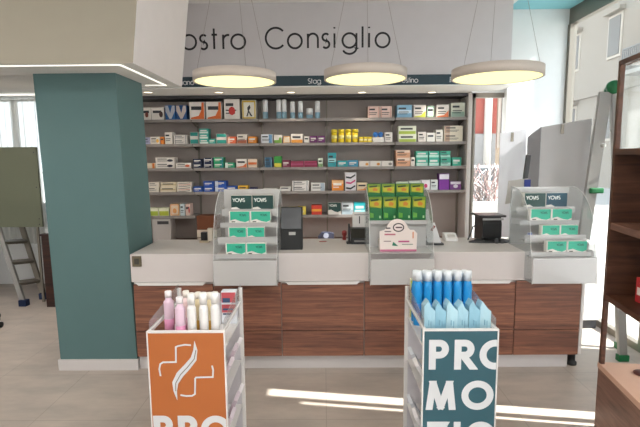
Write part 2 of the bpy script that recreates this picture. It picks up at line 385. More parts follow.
m = MB(); m.box(SX0, P(506, 80, Y=SY).x, SY-.015, SY-.0005, SB+.012, bandz, M['band'])
bd = m.build('band', sg); bd['label'] = 'dark teal strip with small pale words'
zt = P(315, 83.5, Y=SY-.015).z; hh = 5.2*SY/462
for txt, px in (('Stag', 308), ('estino', 402), ('F', 450), ('iano', 182.5)):
    m = MB(); write(m, txt, plane_m((P(px, 84, Y=SY-.015).x, SY-.0155, zt)), hh*.9, .006, M['letter'], .002); o = m.build('band_word', bd); o['label'] = 'small pale word'
# soffit shelf above the shelving
m = MB(); SXR = P(507, 88, Z=SB).x
m.box(SX0, SXR, SY-.02, 5.56, SB, SB+.012, M['ceil']); struct('ceiling_soffit', m)
for i, px in enumerate((148, 219, 291, 362, 432)):
    p = P(px, 92, Z=SB)
    t = thing('recessed_spotlight', (p.x, p.y, SB), ['spot lamp in the soffit at the pillar end', 'spot lamp in the soffit above orange and white boxes', 'spot lamp in the soffit above the clear and blue bottles', 'spot lamp in the soffit above the pink boxes', 'spot lamp in the soffit at the window end'][i], 'ceiling spotlight', 'spots in the soffit')
    mm = MB(); mm.lathe([(.05, -.001), (.06, -.006), (.042, -.006), (.042, -.001)], (p.x, p.y, SB), M['white'], 24); mm.build('trim_ring', t)
    mm = MB(); mm.lathe([(.041, -.0015), (.041, -.004)], (p.x, p.y, SB), M['spotglow'], 24); mm.build('lens', t)
    l = bpy.data.lights.new('spot_light', 'SPOT'); l.energy = 9; l.spot_size = math.radians(95); l.spot_blend = .8; l.color = (1, .86, .68); l.shadow_soft_size = .04
    lo = bpy.data.objects.new('spot_light', l); C.objects.link(lo); lo.location = (0, 0, -.02); lo.parent = t

# ------------------------------------------------------------------ wall shelving
SHX0, SHX1 = -2.19, P(466.5, 150, Y=SHY).x
uprx = [P(x, 150, Y=SHY).x for x in (192.5, 259.5, 327, 395)]
lev = [P(300, y, Y=SHY+.02).z for y in (118.7, 143, 167.2, 191, 214.8)]
t = thing('wall_shelving', ((SHX0+SHX1)/2, SHY+.15, 0), 'grey five-bay wall shelving filled with medicine boxes behind the counter', 'shelving')
bx('back_panel', t, SHX0, SHX1, SHB-.02, SHB, .64, SB-.002, M['greysh'])
bx('side_panel', t, SHX1, SHX1+.05, SHY-.03, SHB, 0, SB-.002, M['white'], label='pale end panel')
bx('base_cabinet', t, SHX0, SHX1, SHY-.12, SHB, 0, .62, M['white'])
bx('base_top', t, SHX0, SHX1, SHY-.14, SHB, .62, .64, M['walnut'], label='brown wooden top')
bx('top_rail', t, SHX0, SHX1, SHB-.3, SHB-.02, SB-.035, SB-.002, M['darkg'])
bays = [SHX0]+uprx+[SHX1]
for x in uprx+[SHX1-.015]:
    bx('upright', t, x-.008, x+.008, SHB-.05, SHB-.02, .64, SB-.036, M['alud'])
for zi, z in enumerate(lev):
    for bi in range(5):
        if zi == 4 and bi in (1, 4): continue
        a, b = bays[bi]+.004, bays[bi+1]-.004
        mm = MB(); mm.box(a, b, SHY, SHB-.021, z-.018, z-.001, M['greyb']); mm.box(a, b, SHY-.004, SHY, z-.03, z+.002, M['greyb'])
        for xx in (a+.01, b-.01): mm.prism([(SHY+.03, z-.019), (SHB-.051, z-.019), (SHB-.051, z-.07)], 'X', xx-.003, xx+.003, M['alud'])
        mm.build('shelf', t)

# ------------------------------------------------------------------ cartons
def carton(x0, x1, y0, y1, yf, depth, z0, base, style, accent, name, label, cat, group, dark='#33363c', ybase=None):
    """x0..x1,y0..y1 photo extent of its front on the plane y=yf; stands on z0"""
    a, b = P(x0, (y0+y1)/2, Y=yf).x, P(x1, (y0+y1)/2, Y=yf).x
    h = P((x0+x1)/2, y0, Y=yf).z-P((x0+x1)/2, y1, Y=yf).z
    return carton_w(a+.0012, b-.0012, yf, depth, z0, h, base, style, accent, name, label, cat, group, dark)
def carton_w(a, b, yf, depth, z0, h, base, style, accent, name, label, cat, group=None, dark='#33363c', tilt=0):
    mb = MB(); bm_, ac, dk, wh = mat(base, .45), mat(accent, .45), mat(dark, .5), mat('#e6e2dd', .5)
    org = Vector(((a+b)/2, yf+depth/2, z0))
    mb.box(a, b, yf, yf+depth, z0, z0+h, bm_, min(.0015, h*.05))
    w = b-a
    def q(u0, u1, v0, v1, m_, e=.0006):
        f = .03
        u0, u1, v0, v1 = [max(f, min(1-f, k)) for k in (u0, u1, v0, v1)]
        mb.face([(a+w*u0, yf-e, z0+h*v0), (a+w*u1, yf-e, z0+h*v0), (a+w*u1, yf-e, z0+h*v1), (a+w*u0, yf-e, z0+h*v1)], m_)
    def pg(pts, m_, e=.0006): mb.face([(a+w*u, yf-e, z0+h*v) for u, v in pts], m_)
    for s in style.split('+'):
        if s == 'text': q(.1, .6, .66, .8, dk, .001); q(.1, .78, .42, .48, dk, .001); q(.1, .7, .28, .33, dk, .001)
        elif s == 'title': q(.12, .8, .55, .75, dk, .001)
        elif s == 'wtitle': q(.12, .82, .5, .72, wh, .001); q(.12, .6, .3, .38, wh, .001)
        elif s == 'bot': q(0, 1, 0, .38, ac)
        elif s == 'top': q(0, 1, .66, 1, ac)
        elif s == 'mid': q(0, 1, .35, .6, ac)
        elif s == 'right': q(.68, 1, 0, 1, ac)
        elif s == 'left': q(0, .3, 0, 1, ac)
        elif s == 'diag': pg([(.03, .03), (.97, .03), (.97, .55), (.6, .18), (.03, .1)], ac)
        elif s == 'arc': pg([(.35, .03), (.97, .03), (.97, .97), (.82, .97), (.8, .55), (.6, .22), (.1, .12), (.06, .03)], ac)
        elif s == 'frame': q(0, 1, 0, .1, ac); q(0, 1, .88, 1, ac); q(0, .12, 0, 1, ac); q(.88, 1, 0, 1, ac)
        elif s == 'blob': pg([(.5+.22*math.cos(k*PI/4), .42+.22*math.sin(k*PI/4)) for k in range(8)], ac, .0012)
        elif s == 'rblob': pg([(.76+.16*math.cos(k*PI/4), .45+.25*math.sin(k*PI/4)) for k in range(8)], ac, .0012)
        elif s == 'chev': pg([(.03, .97), (.3, .97), (.5, .45), (.7, .97), (.97, .97), (.97, .6), (.6, .08), (.4, .08), (.03, .6)], ac)
        elif s == 'swirl':
            for k in range(3): pg([(.08, .1+.3*k), (.5, .06+.3*k), (.92, .22+.3*k), (.92, .32+.3*k), (.5, .16+.3*k), (.08, .2+.3*k)], ac if k % 2 else dk, .001)
        elif s == 'stripe': q(.08, .13, 0, 1, ac); q(.87, .92, 0, 1, ac)
        elif s == 'figure': pg([(.3, .15), (.42, .4), (.38, .6), (.55, .75), (.62, .6), (.5, .45), (.75, .15), (.62, .15), (.48, .35), (.4, .15)], dk, .001)
    o = mb.build(name, None, org)
    return tag(o, label, cat, group)

BAY = ['pillar bay', 'second bay', 'middle bay', 'fourth bay', 'window bay']
LV = ['top shelf', 'second shelf', 'third shelf', 'fourth shelf', 'lowest shelf']
wht, crm = '#e2dcd6', '#d9cbb6'
rows = {
 (0, 0): [(142.5, 150.7, 106, 118.7, wht, 'blob+title', '#7a3b2e', 'white carton with brown spot touching the pillar', .1), (151.3, 164, 106, 118.7, wht, 'title+rblob', '#4a3230', 'white carton with dark spot next to blue chevron boxes', .1),
          (165, 175.3, 104, 118.7, '#1f5c9a', 'chev', '#b9bcc6', 'blue carton with grey chevron beside the spotted white carton', .14), (175.9, 186.5, 104, 118.7, '#184f8c', 'chev', '#c3b7b2', 'blue carton with pinkish chevron before the gap', .14)],
 (0, 1): [(189.3, 204.5, 101, 118.7, wht, 'arc+title', '#d9682a', 'tall white carton with orange arc nearer the pillar', .1), (206, 221.5, 101, 118.7, wht, 'arc+title', '#dd6f30', 'tall white carton with orange arc beside the red-blob carton', .1),
          (224, 239.7, 98.5, 118.7, wht, 'text+blob', '#c2312c', 'tall white carton with big red blob', .1), (241.8, 256, 99.5, 118.7, '#e0dccf', 'frame+figure', '#cfae35', 'white carton with yellow frame and dark running figure', .1)],
 (0, 3): [(368, 379.7, 107, 118.7, '#dcbfb4', 'text+stripe', '#c98a7e', 'pale pink carton, the one towards the empty shelf', .12), (380.3, 392, 107, 118.7, '#dcbfb4', 'text+stripe', '#c98a7e', 'pale pink carton touching the bay upright', .12)],
 (0, 4): [(397, 412, 106, 118.7, '#84b4d2', 'text+mid', '#cfe2ee', 'light blue carton with pale band', .13), (413.6, 426, 106, 118.7, wht, 'text+diag', '#b6c543', 'white carton with lime corner', .12), (427, 434.3, 107.3, 118.7, '#e0e4dc', 'frame+title', '#3f8f7d', 'small white carton framed in teal', .12),
          (436.5, 449, 106, 118.7, wht, 'text+diag', '#dd7a4c', 'white carton with coral corner', .12), (451, 465, 104.2, 118.7, '#c9cdbd', 'text+bot', '#8ba697', 'big grey-green carton touching the end panel', .14)],
 (1, 0): [(144.5, 149.8, 136, 143, '#a7a9cc', 'text', '#8b8fc0', 'small lavender carton', .1), (150.2, 159.8, 135.5, 143, wht, 'text+rblob', '#d8a23a', 'white carton with yellow mark', .1), (160.2, 164, 135.5, 143, '#d9822f', 'title', '#b55f1e', 'narrow orange carton end', .1),
          (164.8, 172.3, 131, 143, wht, 'text', '#9b9b9b', 'upright white carton beside the orange end', .1)],
 (1, 1): [(190, 198.3, 131, 143, wht, 'top+bot', '#2a9188', 'white carton with teal top band', .1), (208.8, 215.5, 138, 143, '#3ea79c', 'wtitle', '#ffffff', 'small low teal carton', .1), (216.3, 226.5, 133, 143, wht, 'top+bot', '#2b9a8e', 'white and teal carton before the red one', .1),
          (227.3, 236, 136, 143, '#d1623b', 'left+wtitle', '#e2b7a0', 'orange-red carton', .1), (237, 247, 133.8, 143, '#ddd3cb', 'text+bot', '#a65f45', 'white carton with brown foot', .1), (248, 256.6, 136, 143, '#e08c2b', 'wtitle', '#e08c2b', 'bright orange carton next to the upright', .1)],
 (1, 2): [(261, 272.5, 134, 143, '#dfe3e8', 'text+right', '#6f9fc8', 'white carton with light blue end', .1), (274, 282, 134.5, 143, wht, 'rblob+bot', '#73a13f', 'white carton with leafy green mark', .1), (283, 290.5, 136, 143, '#e0d1b8', 'frame', '#dd9440', 'cream carton edged in orange', .1),
          (291, 303, 134, 143, wht, 'bot+title', '#e29a3e', 'white carton with orange lower band', .1), (304.2, 309, 136.5, 143, '#dcd8d2', 'title', '#a0a0a0', 'little plain white carton beside the purple ones', .1),
          (309.8, 317.3, 136, 143, '#6b2a66', 'wtitle', '#6b2a66', 'purple carton next to the little white one', .1), (317.7, 325, 136, 143, '#73306f', 'wtitle', '#73306f', 'purple carton next to the upright', .1)],
 (1, 3): [(359, 363.3, 137.3, 143, '#d8bd22', 'mid', '#e8e0a8', 'tiny yellow carton touching the yellow tubs', .06), (363.6, 367.6, 137.3, 143, '#d8bd22', 'mid', '#e8e0a8', 'tiny yellow carton between two alike', .06), (367.9, 372, 137.3, 143, '#d8bd22', 'mid', '#e8e0a8', 'tiny yellow carton next to the blue-ball pack', .06),
          (384.8, 392.5, 133, 143, wht, 'text', '#888888', 'squarish white carton with grey print touching the upright', .1)],
 (1, 4): [(418, 426, 133, 143, wht, 'text', '#888888', 'small white carton beside the lime stack', .1), (426.7, 435, 134, 143, '#e4e2dc', 'title', '#888888', 'small white carton, lowest of three white ones', .1), (435.7, 443, 131, 143, '#e0ddd6', 'text', '#777777', 'upright white carton beside the beige stack', .1)],
 (2, 0): [(147, 154.7, 162, 167.2, crm, 'right', '#d97c34', 'flat cream carton with orange end', .1), (175.8, 191, 162, 167.2, wht, 'text+rblob', '#d76a45', 'flat white carton with coral spot', .1)],
 (2, 1): [(224.8, 234.6, 162, 167.2, '#2fa37c', 'left+wtitle', '#dcebe4', 'small flat green carton with white end', .1), (236.2, 247, 158.5, 167.2, wht, 'diag+title', '#da7440', 'white carton with orange slanting corner', .1), (248, 257, 158.5, 167.2, '#e2cdbb', 'mid', '#d9733e', 'cream carton with orange middle band', .1)],
 (2, 2): [(264.5, 272, 157, 167.2, '#2e5a78', 'text+stripe', '#8db5cc', 'dark blue carton with pale stripes', .08), (274, 281.7, 156, 167.2, '#2f8b3a', 'bot', '#dcd24a', 'green carton with yellow foot', .08), (282.3, 290, 160, 167.2, '#7b1c43', 'wtitle', '#7b1c43', 'maroon carton beside the green and yellow one', .1),
          (290.5, 303.7, 161, 167.2, '#8b2046', 'mid', '#a8436a', 'long maroon carton between two maroon ones', .1), (304.1, 317.3, 161, 167.2, '#8b2046', 'mid', '#a8436a', 'long maroon carton beside the pale green one', .1), (318, 322.8, 158.3, 167.2, '#d2dccb', 'title+bot', '#7ba06a', 'narrow pale green carton', .08)],
 (2, 3): [(327.9, 336.3, 153, 167.2, '#2d9aa6', 'text+mid', '#9fd5da', 'tall turquoise carton touching the upright', .1), (337.3, 347.6, 161, 167.2, '#2f9fa9', 'wtitle', '#2f9fa9', 'flat turquoise carton next to the tall one', .1), (348, 358.2, 160.7, 167.2, '#3d8fb2', 'wtitle', '#3d8fb2', 'flat blue-green carton', .1),
          (359, 369.5, 161.7, 167.2, wht, 'rblob', '#e2a14c', 'flat white carton with amber dot beside the blue-green one', .1), (370, 381, 161.7, 167.2, wht, 'rblob', '#dd944a', 'flat white carton with amber dot, middle one of three', .1), (381.4, 393, 161.7, 167.2, wht, 'rblob', '#8c8a86', 'flat white carton with grey dot next to the upright', .1)],
 (2, 4): [(410.8, 415, 158, 167.2, '#e6ddd2', 'title', '#caa58c', 'slim cream carton between peach and green stacks', .1), (452, 461.4, 158.7, 167.2, '#3fae94', 'wtitle', '#3fae94', 'single teal carton by the end panel', .1)],
 (3, 1): [(193.2, 202.6, 185.8, 191, '#1d4ea3', 'wtitle', '#1d4ea3', 'flat blue carton next to the upright', .1), (226.3, 237, 185.5, 191, '#2150a8', 'wtitle', '#2150a8', 'flat blue carton beside the yellow one', .1), (238, 248, 185.2, 191, '#dfae3a', 'title', '#b8862a', 'flat yellow carton', .1), (249, 256.5, 187.2, 191, '#2d2c55', 'rblob', '#c8c5da', 'very small dark violet carton', .1)],
 (3, 2): [(263, 277.5, 188, 191, '#d8d4cf', 'mid', '#b7b1ab', 'very flat grey-white carton', .12), (280, 290.5, 186.5, 191, '#e1ddd8', 'title', '#888888', 'flat white carton beside the white stack', .1), (311, 325, 183, 191, '#e2dfdc', 'text+right', '#a9b7c6', 'white carton with grey-blue end', .1)],
 (3, 3): [(331.7, 343.7, 180.5, 191, '#e0882d', 'top+wtitle', '#eec08c', 'orange carton with pale top', .12), (345, 356.3, 173, 191, '#e3dfe4', 'swirl', '#c9467e', 'tall white carton with pink and blue swirls', .1), (357, 367.8, 183.3, 191, '#e3cfae', 'diag+title', '#e0843c', 'cream carton with orange wedge by green packs', .1)],
 (3, 4): [(396, 408.4, 182.5, 191, '#e1e3dc', 'top', '#c4d3b8', 'pale carton behind the green packs', .1), (409, 420.8, 182, 191, '#e5e5e2', 'top', '#cdd5ca', 'pale carton behind the packs beside the pink-dot carton', .1), (421.5, 430, 180.5, 190.4, '#e6dfe2', 'blob', '#cf3f6f', 'white carton with pink dot', .1), (430.7, 437.8, 180.2, 190.4, '#e4e8e4', 'text', '#8aa79b', 'white carton between pink-dot and purple ones', .1),
          (439, 449.4, 174.3, 190.4, '#7c2a94', 'top', '#e6e0ea', 'tall purple carton with white top', .1), (450, 461.2, 182, 190.4, '#7b3f88', 'top+blob', '#d9d2dc', 'purple carton with pale top by end panel', .1)],
 (4, 0): [(148.5, 158.3, 207, 214.8, '#dfe0c4', 'mid+bot', '#a7b83f', 'white and lime carton touching the pillar', .1), (158.9, 169, 207, 214.8, '#dfe0c4', 'mid+bot', '#b3bb40', 'white and lime carton beside the cream upright one', .1), (170, 179.3, 203, 214.8, '#e2cbb2', 'frame+blob', '#dc9a5c', 'upright cream carton with orange edge', .1),
          (180.1, 184.7, 203, 214.8, '#c9d5da', 'text', '#7f9db0', 'narrow blue-white upright carton', .1), (185.3, 190.3, 203, 214.8, '#e0c4b9', 'rblob+title', '#c04a44', 'narrow white upright carton with red mark', .1)],
 (4, 2): [(278, 286, 208, 214.8, '#d8c46a', 'mid', '#e8e0b0', 'pale yellow carton behind the black leaflet stand', .1), (287.8, 296.2, 207.5, 214.8, '#e0c53e', 'frame', '#c9a62b', 'yellow carton beside the leaflet stand', .1), (297.5, 306, 207, 214.8, '#e3cc55', 'blob', '#e9e3c4', 'yellow carton with pale dot', .1), (311.3, 322, 205.5, 214.8, '#cf3a2b', 'mid', '#e7a33a', 'red carton with orange band', .1)],
 (4, 3): [(341.7, 353.3, 203, 214.8, '#ccd4d8', 'text+bot', '#9fb0ba', 'grey-white carton between dark and cyan ones', .1), (354, 366, 203, 214.8, '#2ec3cf', 'bot+wtitle', '#a8e4e8', 'bright cyan carton with pale foot', .1)],
}
n_car = 0
for (lv, by), items in rows.items():
    for (x0, x1, y0, y1, base, st, ac, desc, dp) in items:
        carton(x0, x1, y0, y1, SHY+.02, dp+random.uniform(0, .03), lev[lv], base, st, ac, 'medicine_carton', '%s, %s, %s' % (desc, LV[lv], BAY[by]), 'box', 'medicine boxes on the wall shelves')
# stacks: (level, bay, x0, x1, [y tops from the bottom up], base, style, accent, desc)
stacks = [
 (1, 0, 173.3, 187, [138.4, 133.8], wht, 'text+stripe', '#8c8c92', 'flat white carton'), (1, 1, 199, 208.3, [137.8, 132.6, 127.6], '#39a79a', 'wtitle+bot', '#d5e6e0', 'teal and white carton'),
 (1, 4, 398.5, 416.7, [135.2, 126.8], '#dfe2cf', 'bot+title', '#a9c04a', 'white carton with lime band'), (1, 4, 444, 463, [135.2, 127], '#d9d2bf', 'text+left', '#b59a86', 'beige carton with small print'),
 (2, 0, 155.3, 174.6, [161.8, 156.4], wht, 'rblob+text', '#2c2a3c', 'flat white carton with dark patch'), (2, 1, 192.8, 202.3, [162.4, 158], '#1c2748', 'wtitle', '#1c2748', 'navy carton near the upright'),
 (2, 1, 203.2, 212.8, [162.2, 157], '#1c2748', 'stripe+wtitle', '#d2d8e2', 'navy carton with white edge'), (2, 1, 213.4, 223.7, [161.8, 156.6], '#1fa06f', 'wtitle+right', '#1c7f86', 'green carton'),
 (2, 4, 395.8, 410.3, [158.4, 151], '#e0a987', 'text+top', '#ecd2bf', 'peach carton'), (2, 4, 416.2, 428.4, [158.6, 152.2], '#4fb49b', 'wtitle+bot', '#c4e4d8', 'teal carton beside the slim cream one'),
 (2, 4, 429, 439.8, [158.6, 152.2], '#3fb198', 'wtitle+bot', '#b9e3d6', 'teal carton amid teal stacks'), (2, 4, 440.4, 451, [158.6, 152.2], '#45a98f', 'text+bot', '#a9d6c8', 'teal carton beside the single teal one'),
 (3, 0, 148, 159.2, [186, 181.2], '#ddd4c8', 'text', '#888888', 'flat cream carton by the pillar'), (3, 0, 160, 176.3, [186, 181.2], '#ded2ba', 'mid+title', '#c3b28c', 'flat beige carton between two stacks'),
 (3, 0, 177, 191.5, [186, 181.2], '#e0d6cb', 'swirl', '#b5492f', 'flat white carton with red swirl'), (3, 1, 203.1, 213.8, [185.8, 180.6], '#1b4fae', 'wtitle', '#1b4fae', 'blue carton before the white-edged stack'),
 (3, 1, 214.3, 226, [185.6, 180.3], '#1d54b4', 'left+wtitle', '#c8d6ea', 'blue carton with white edge'), (3, 2, 292, 309, [186, 181], '#e4e0dd', 'text+stripe', '#8e959e', 'white carton with grey print'),
]
PO = {2: ['lower of the pair', 'upper of the pair'], 3: ['lowest of three', 'middle of three', 'topmost of three']}
zbase = [118.7, 143, 167.2, 191, 214.8]
for (lv, by, x0, x1, tops, base, st, ac, desc) in stacks:
    z = lev[lv]; yb_ = zbase[lv]
    for k, yt in enumerate(tops):
        h = P((x0+x1)/2, yt, Y=SHY+.02).z-P((x0+x1)/2, yb_, Y=SHY+.02).z
        sh = random.uniform(-.003, .003)
        a, b = P(x0, yt, Y=SHY+.02).x, P(x1, yt, Y=SHY+.02).x
        carton_w(a+.002+sh, b-.002+sh, SHY+.02+k*.003, .12, z, h-.0006, base, st, ac, 'medicine_carton', '%s, %s, %s, %s' % (desc, PO[len(tops)][k], LV[lv], BAY[by]), 'box', 'medicine boxes on the wall shelves')
        z += h; yb_ = yt
# bottles on the top shelf, middle bay
for i, (x0, x1, y0, d) in enumerate([(262.7, 268, 99, 'alone nearest the upright'), (276.3, 281.3, 99, 'touching its twin, nearer the pillar'), (281.7, 286.7, 99, 'touching its twin, nearer the window'), (290, 295, 101, 'before the short bottle pair, first'), (298, 303, 101, 'just before the short bottle'), (306, 313, 108, 'short and wide, lower than the rest'), (315, 320, 101, 'last before the empty shelf')]):
    a, b = P(x0, 110, Y=SHY+.05).x, P(x1, 110, Y=SHY+.05).x; h = P(290, y0, Y=SHY+.05).z-P(290, 118.7, Y=SHY+.05).z; cx, r = (a+b)/2, (b-a)/2
    t = thing('lotion_bottle', (cx, SHY+.02+r, lev[0]), 'white bottle with light blue foot, top shelf, '+d, 'bottle', 'white and blue bottles on the top shelf')
    mm = MB(); mm.lathe([(r*.96, 0), (r, .004), (r, h*.36)], (cx, SHY+.02+r, lev[0]), mat('#8fb3c6', .4), 16); mm.build('label_band', t)
    mm = MB(); mm.lathe([(r*.99, h*.36), (r*.98, h*.93), (r*.9, h*.97), (r*.55, h)], (cx, SHY+.02+r, lev[0]), mat('#e2e4e6', .4), 16); mm.build('bottle_body', t)
# yellow tubs
for i, (x0, x1) in enumerate([(331.2, 337.2), (338.2, 344.3), (345.3, 351.3), (352.2, 358.2)]):
    a, b = P(x0, 135, Y=SHY+.05).x, P(x1, 135, Y=SHY+.05).x; h = P(340, 129.7, Y=SHY+.05).z-P(340, 143, Y=SHY+.05).z; cx, r = (a+b)/2, (b-a)/2
    t = thing('supplement_tub', (cx, SHY+.02+r, lev[1]), 'yellow cylindrical tub on second shelf, '+['touching the upright', 'next to the one at the upright', 'third from the upright', 'touching the tiny yellow cartons'][i], 'tub', 'yellow tubs on the second shelf')
    mm = MB(); c = (cx, SHY+.02+r, lev[1])
    mm.lathe([(r*.94, 0), (r*.97, .003), (r*.97, h*.74)], c, mat('#dcc21d', .4), 18); mm.lathe([(r*.975, h*.3), (r*.975, h*.55)], c, mat('#e6dc8c', .5), 18); mm.build('tub_body', t)
    mm = MB(); mm.lathe([(r, h*.75), (r, h*.97), (r*.93, h)], c, mat('#e3cb2a', .4), 18); mm.build('lid', t)
# white carton with two blue balls
a, b = P(372.7, 140, Y=SHY+.02).x, P(384, 140, Y=SHY+.02).x
t = thing('throat_spray_pack', ((a+b)/2, SHY+.06, lev[1]), 'white carton with two blue balls on the second shelf beside tiny yellow cartons', 'box')
bx('pack_box', t, a, b, SHY+.02, SHY+.1, lev[1], lev[1]+.055, mat('#e3e1de', .5), .002)
for k in (.27, .73):
    mm = MB(); mm.lathe([(.003, -.03), (.02, -.024), (.03, 0), (.02, .024), (.003, .03)], (a+(b-a)*k, SHY+.055, lev[1]+.086), mat('#2e6db5', .3), 16); mm.build('blue_ball', t)
# dark branded carton, lowest shelf fourth bay
def brand_box(x0, x1, z0, z1, yf, depth, label, group, dark=True, text=True, col=None):
    """probiotic carton: dark green (or turquoise) face, white wave, the word YOVIS"""
    t = None
    mb = MB(); a, b, w, h = x0, x1, x1-x0, z1-z0
    org = Vector(((a+b)/2, yf+depth/2, z0))
    face = mat(col or ('#14403c' if dark else '#35b393'), .4)
    mb.box(a, b, yf, yf+depth, z0, z1, mat('#e4e0da', .5), .0015)
    e = .0007
    if dark:
        top = [(.01, .995), (.99, .995), (.99, .33), (.75, .2), (.5, .26), (.25, .42), (.01, .38)]
    else:
        top = [(.06, .995), (.99, .995), (.99, .42), (.8, .3), (.55, .36), (.3, .5), (.06, .42)]
    mb.face([(a+w*u, yf-e, z0+h*v) for u, v in top], face)
    pl = plane_m((a+w*.09, yf-e, z0+h*.68))
    if dark: write(mb, 'YOVIS', pl, h*.17, h*.034, mat('#e8ece8', .5), .0006, 0, w*.16/(h*.17))
    else:
        write(mb, 'YOVIS', plane_m((a+w*.5, yf-e, z0+h*.70)), h*.13, h*.035, mat('#1c6e60', .5), .0006, 0, w*.09/(h*.13))
        mb.face([(a+w*.12, yf-e*2, z0+h*.3), (a+w*.3, yf-e*2, z0+h*.3), (a+w*.3, yf-e*2, z0+h*.36), (a+w*.12, yf-e*2, z0+h*.36)], M['ink'])
    o = mb.build('probiotic_carton', None, org)
    return tag(o, label, 'box', group)
a, b = P(328.2, 208, Y=SHY+.02).x, P(341, 208, Y=SHY+.02).x
brand_box(a, b, lev[4], lev[4]+.135, SHY+.02, .08, 'dark green and white carton, lowest shelf, fourth bay', 'medicine boxes on the wall shelves', True)

# ------------------------------------------------------------------ counter
wz0, wz1 = .695, .905
wx0, wx1 = PX1+.03, P(594, 260, Y=YF).x
WYB = 3.90
m = MB(); m.box(wx0, wx1, YF, WYB, wz0, wz1, M['corian'], .004)
wt = m.build('worktop'); tag(wt, 'thick white solid counter worktop running from the pillar to the window', 'counter')
px = [137, 214.5, 281.5, 364, 431.5, 514.3, 580]
cxs = [wx0+.004]+[P(v, 300, Y=YF+.03).x for v in px[1:]]
zsplit = P(300, 330, Y=YF+.03).z; zbot = P(300, 355, Y=YF+.03).z
desc = ['walnut counter cabinet beside the teal pillar', 'walnut counter cabinet behind the orange promotion stand', 'wide walnut counter cabinet in the middle under the black leaflet stand', 'walnut counter cabinet below the green pack dispenser', 'walnut counter cabinet behind the teal promotion stand', 'walnut end cabinet of the counter nearest the window']
for i in range(6):
    a, b = cxs[i], cxs[i+1]
    t = thing('counter_cabinet', ((a+b)/2, 3.6, 0), desc[i], 'cabinet', 'walnut counter cabinets')
    bx('cabinet_body', t, a+.001, b-.001, YF+.032, WYB-.03, zbot-.002, wz0-.001, mat('#c9c2be', .5))
    bx('door', t, a+.003, b-.003, YF+.014, YF+.031, zsplit+.003, wz0-.022 if i % 2 == 0 else wz0-.012, M['walnut'], .001)
    bx('drawer', t, a+.003, b-.003, YF+.014, YF+.031, zbot, zsplit-.003, M['walnut'], .001)
    if i % 2 == 0:
        h = MB(); hx0, hx1 = (a+.03, b-.03) if i else (a+.02, b-.05)
        h.prism([(hx0, wz0-.002), (hx1, wz0-.002), (hx1-.025, wz0-.026), (hx0+.025, wz0-.026)], 'Y', YF+.0, YF+.013, M['white']); o = h.build('handle', t); o['label'] = 'long white grip under the worktop'
end_cab = t
bx_ = MB(); bx_.box(cxs[0], P(567, 360, Y=YT).x, YT, YT+.45, 0, zbot-.004, M['plinth']); tag(bx_.build('plinth'), 'white plinth running under the walnut counter cabinets', 'plinth')
m = MB(); m.box(cxs[6]+.001, cxs[6]+.022, YF+.014, WYB-.03, .12, wz0-.001, M['white']); tag(m.build('end_panel'), 'slim white end panel closing the counter at the window', 'panel')
a = P(568, 360, Y=YT).x; m = MB(); m.lathe([(.04, 0), (.04, .02), (.028, .03), (.028, .095), (.045, .1), (.045, .119)], (a+.05, YT+.05, 0), M['blackm'], 20)
o = m.build('foot', end_cab); o['label'] = 'black round adjustable foot'
# brass socket plate on the worktop face
a0, a1 = P(132, 256, Y=YF), P(142, 266.5, Y=YF)
t = thing('socket_plate', ((a0.x+a1.x)/2, YF, a1.z), 'bronze square socket plate on the worktop face near the pillar', 'socket')
bx('plate', t, a0.x, a1.x, YF-.007, YF-.0005, a1.z, a0.z, M['brass'], .002)
bx('socket_insert', t, a0.x+.018, a1.x-.018, YF-.01, YF-.0072, a1.z+.018, a0.z-.018, mat('#3b372f', .5))

# ------------------------------------------------------------------ acrylic tier dispensers hooked over the worktop
def dispenser(xc, label, tiers=True, ops=None):
    w = .455; x0, x1 = xc-w/2, xc+w/2; zb_ = wz0+.004; e = .0015
    t = thing('acrylic_dispenser', (xc, YF, wz1), label, 'display stand', 'acrylic dispensers on the counter')
    prof = [(3.17, zb_), (YF-e, zb_), (YF-e, wz1+e), (3.60, wz1+e), (3.60, 1.36), (3.55, 1.36)]+[(3.55-.33*math.sin(k*PI/16), 1.36-.40*(1-math.cos(k*PI/16))-.0*k) for k in range(1, 9)]+[(3.19, .885)]
    for a, b in ((x0, x0+.006), (x1-.006, x1)):
        mm = MB(); mm.prism(prof, 'X', a, b, M['clear']); mm.build('side_panel', t)
        edge = MB(); edge.tube([((a+b)/2, y-.002, z) for y, z in prof[5:]+[prof[0]]], .002, mat('#d5d2d0', .3), 6); edge.build('side_edge', t)
    A = M['acryl']
    bx('back_panel', t, x0+.007, x1-.007, 3.591, 3.599, wz1+.002, 1.355, A)
    bx('front_bin', t, x0+.007, x1-.007, 3.172, 3.178, zb_+.002, .884, M['acryl'])
    bx('base_tray', t, x0+.007, x1-.007, 3.179, YF-.003, zb_+.002, zb_+.008, A)
    return t, x0, x1
TY = [(3.50, 1.165, .13), (3.43, 1.085, .05), (3.33, .978, .07), (3.25, .882, .07)]    # tier (front y, tray z, lip height)
def tiers(t, x0, x1, which=(0, 1, 2, 3)):
    for k in which:
        y, z, lip = TY[k]; yb_ = 3.590 if k == 0 else TY[k-1][0]-.006
        if k == 3: yb_ = 3.297
        bx('tray', t, x0+.007, x1-.007, y-.006, yb_, z-.008, z-.003, M['acryl'])
        bx('tray_lip', t, x0+.007, x1-.007, y-.006, y-.001, z-.002, z+[.045, .03, .045, .03][k], M['acryl'])
WD = [.160, .154, .130, .142]
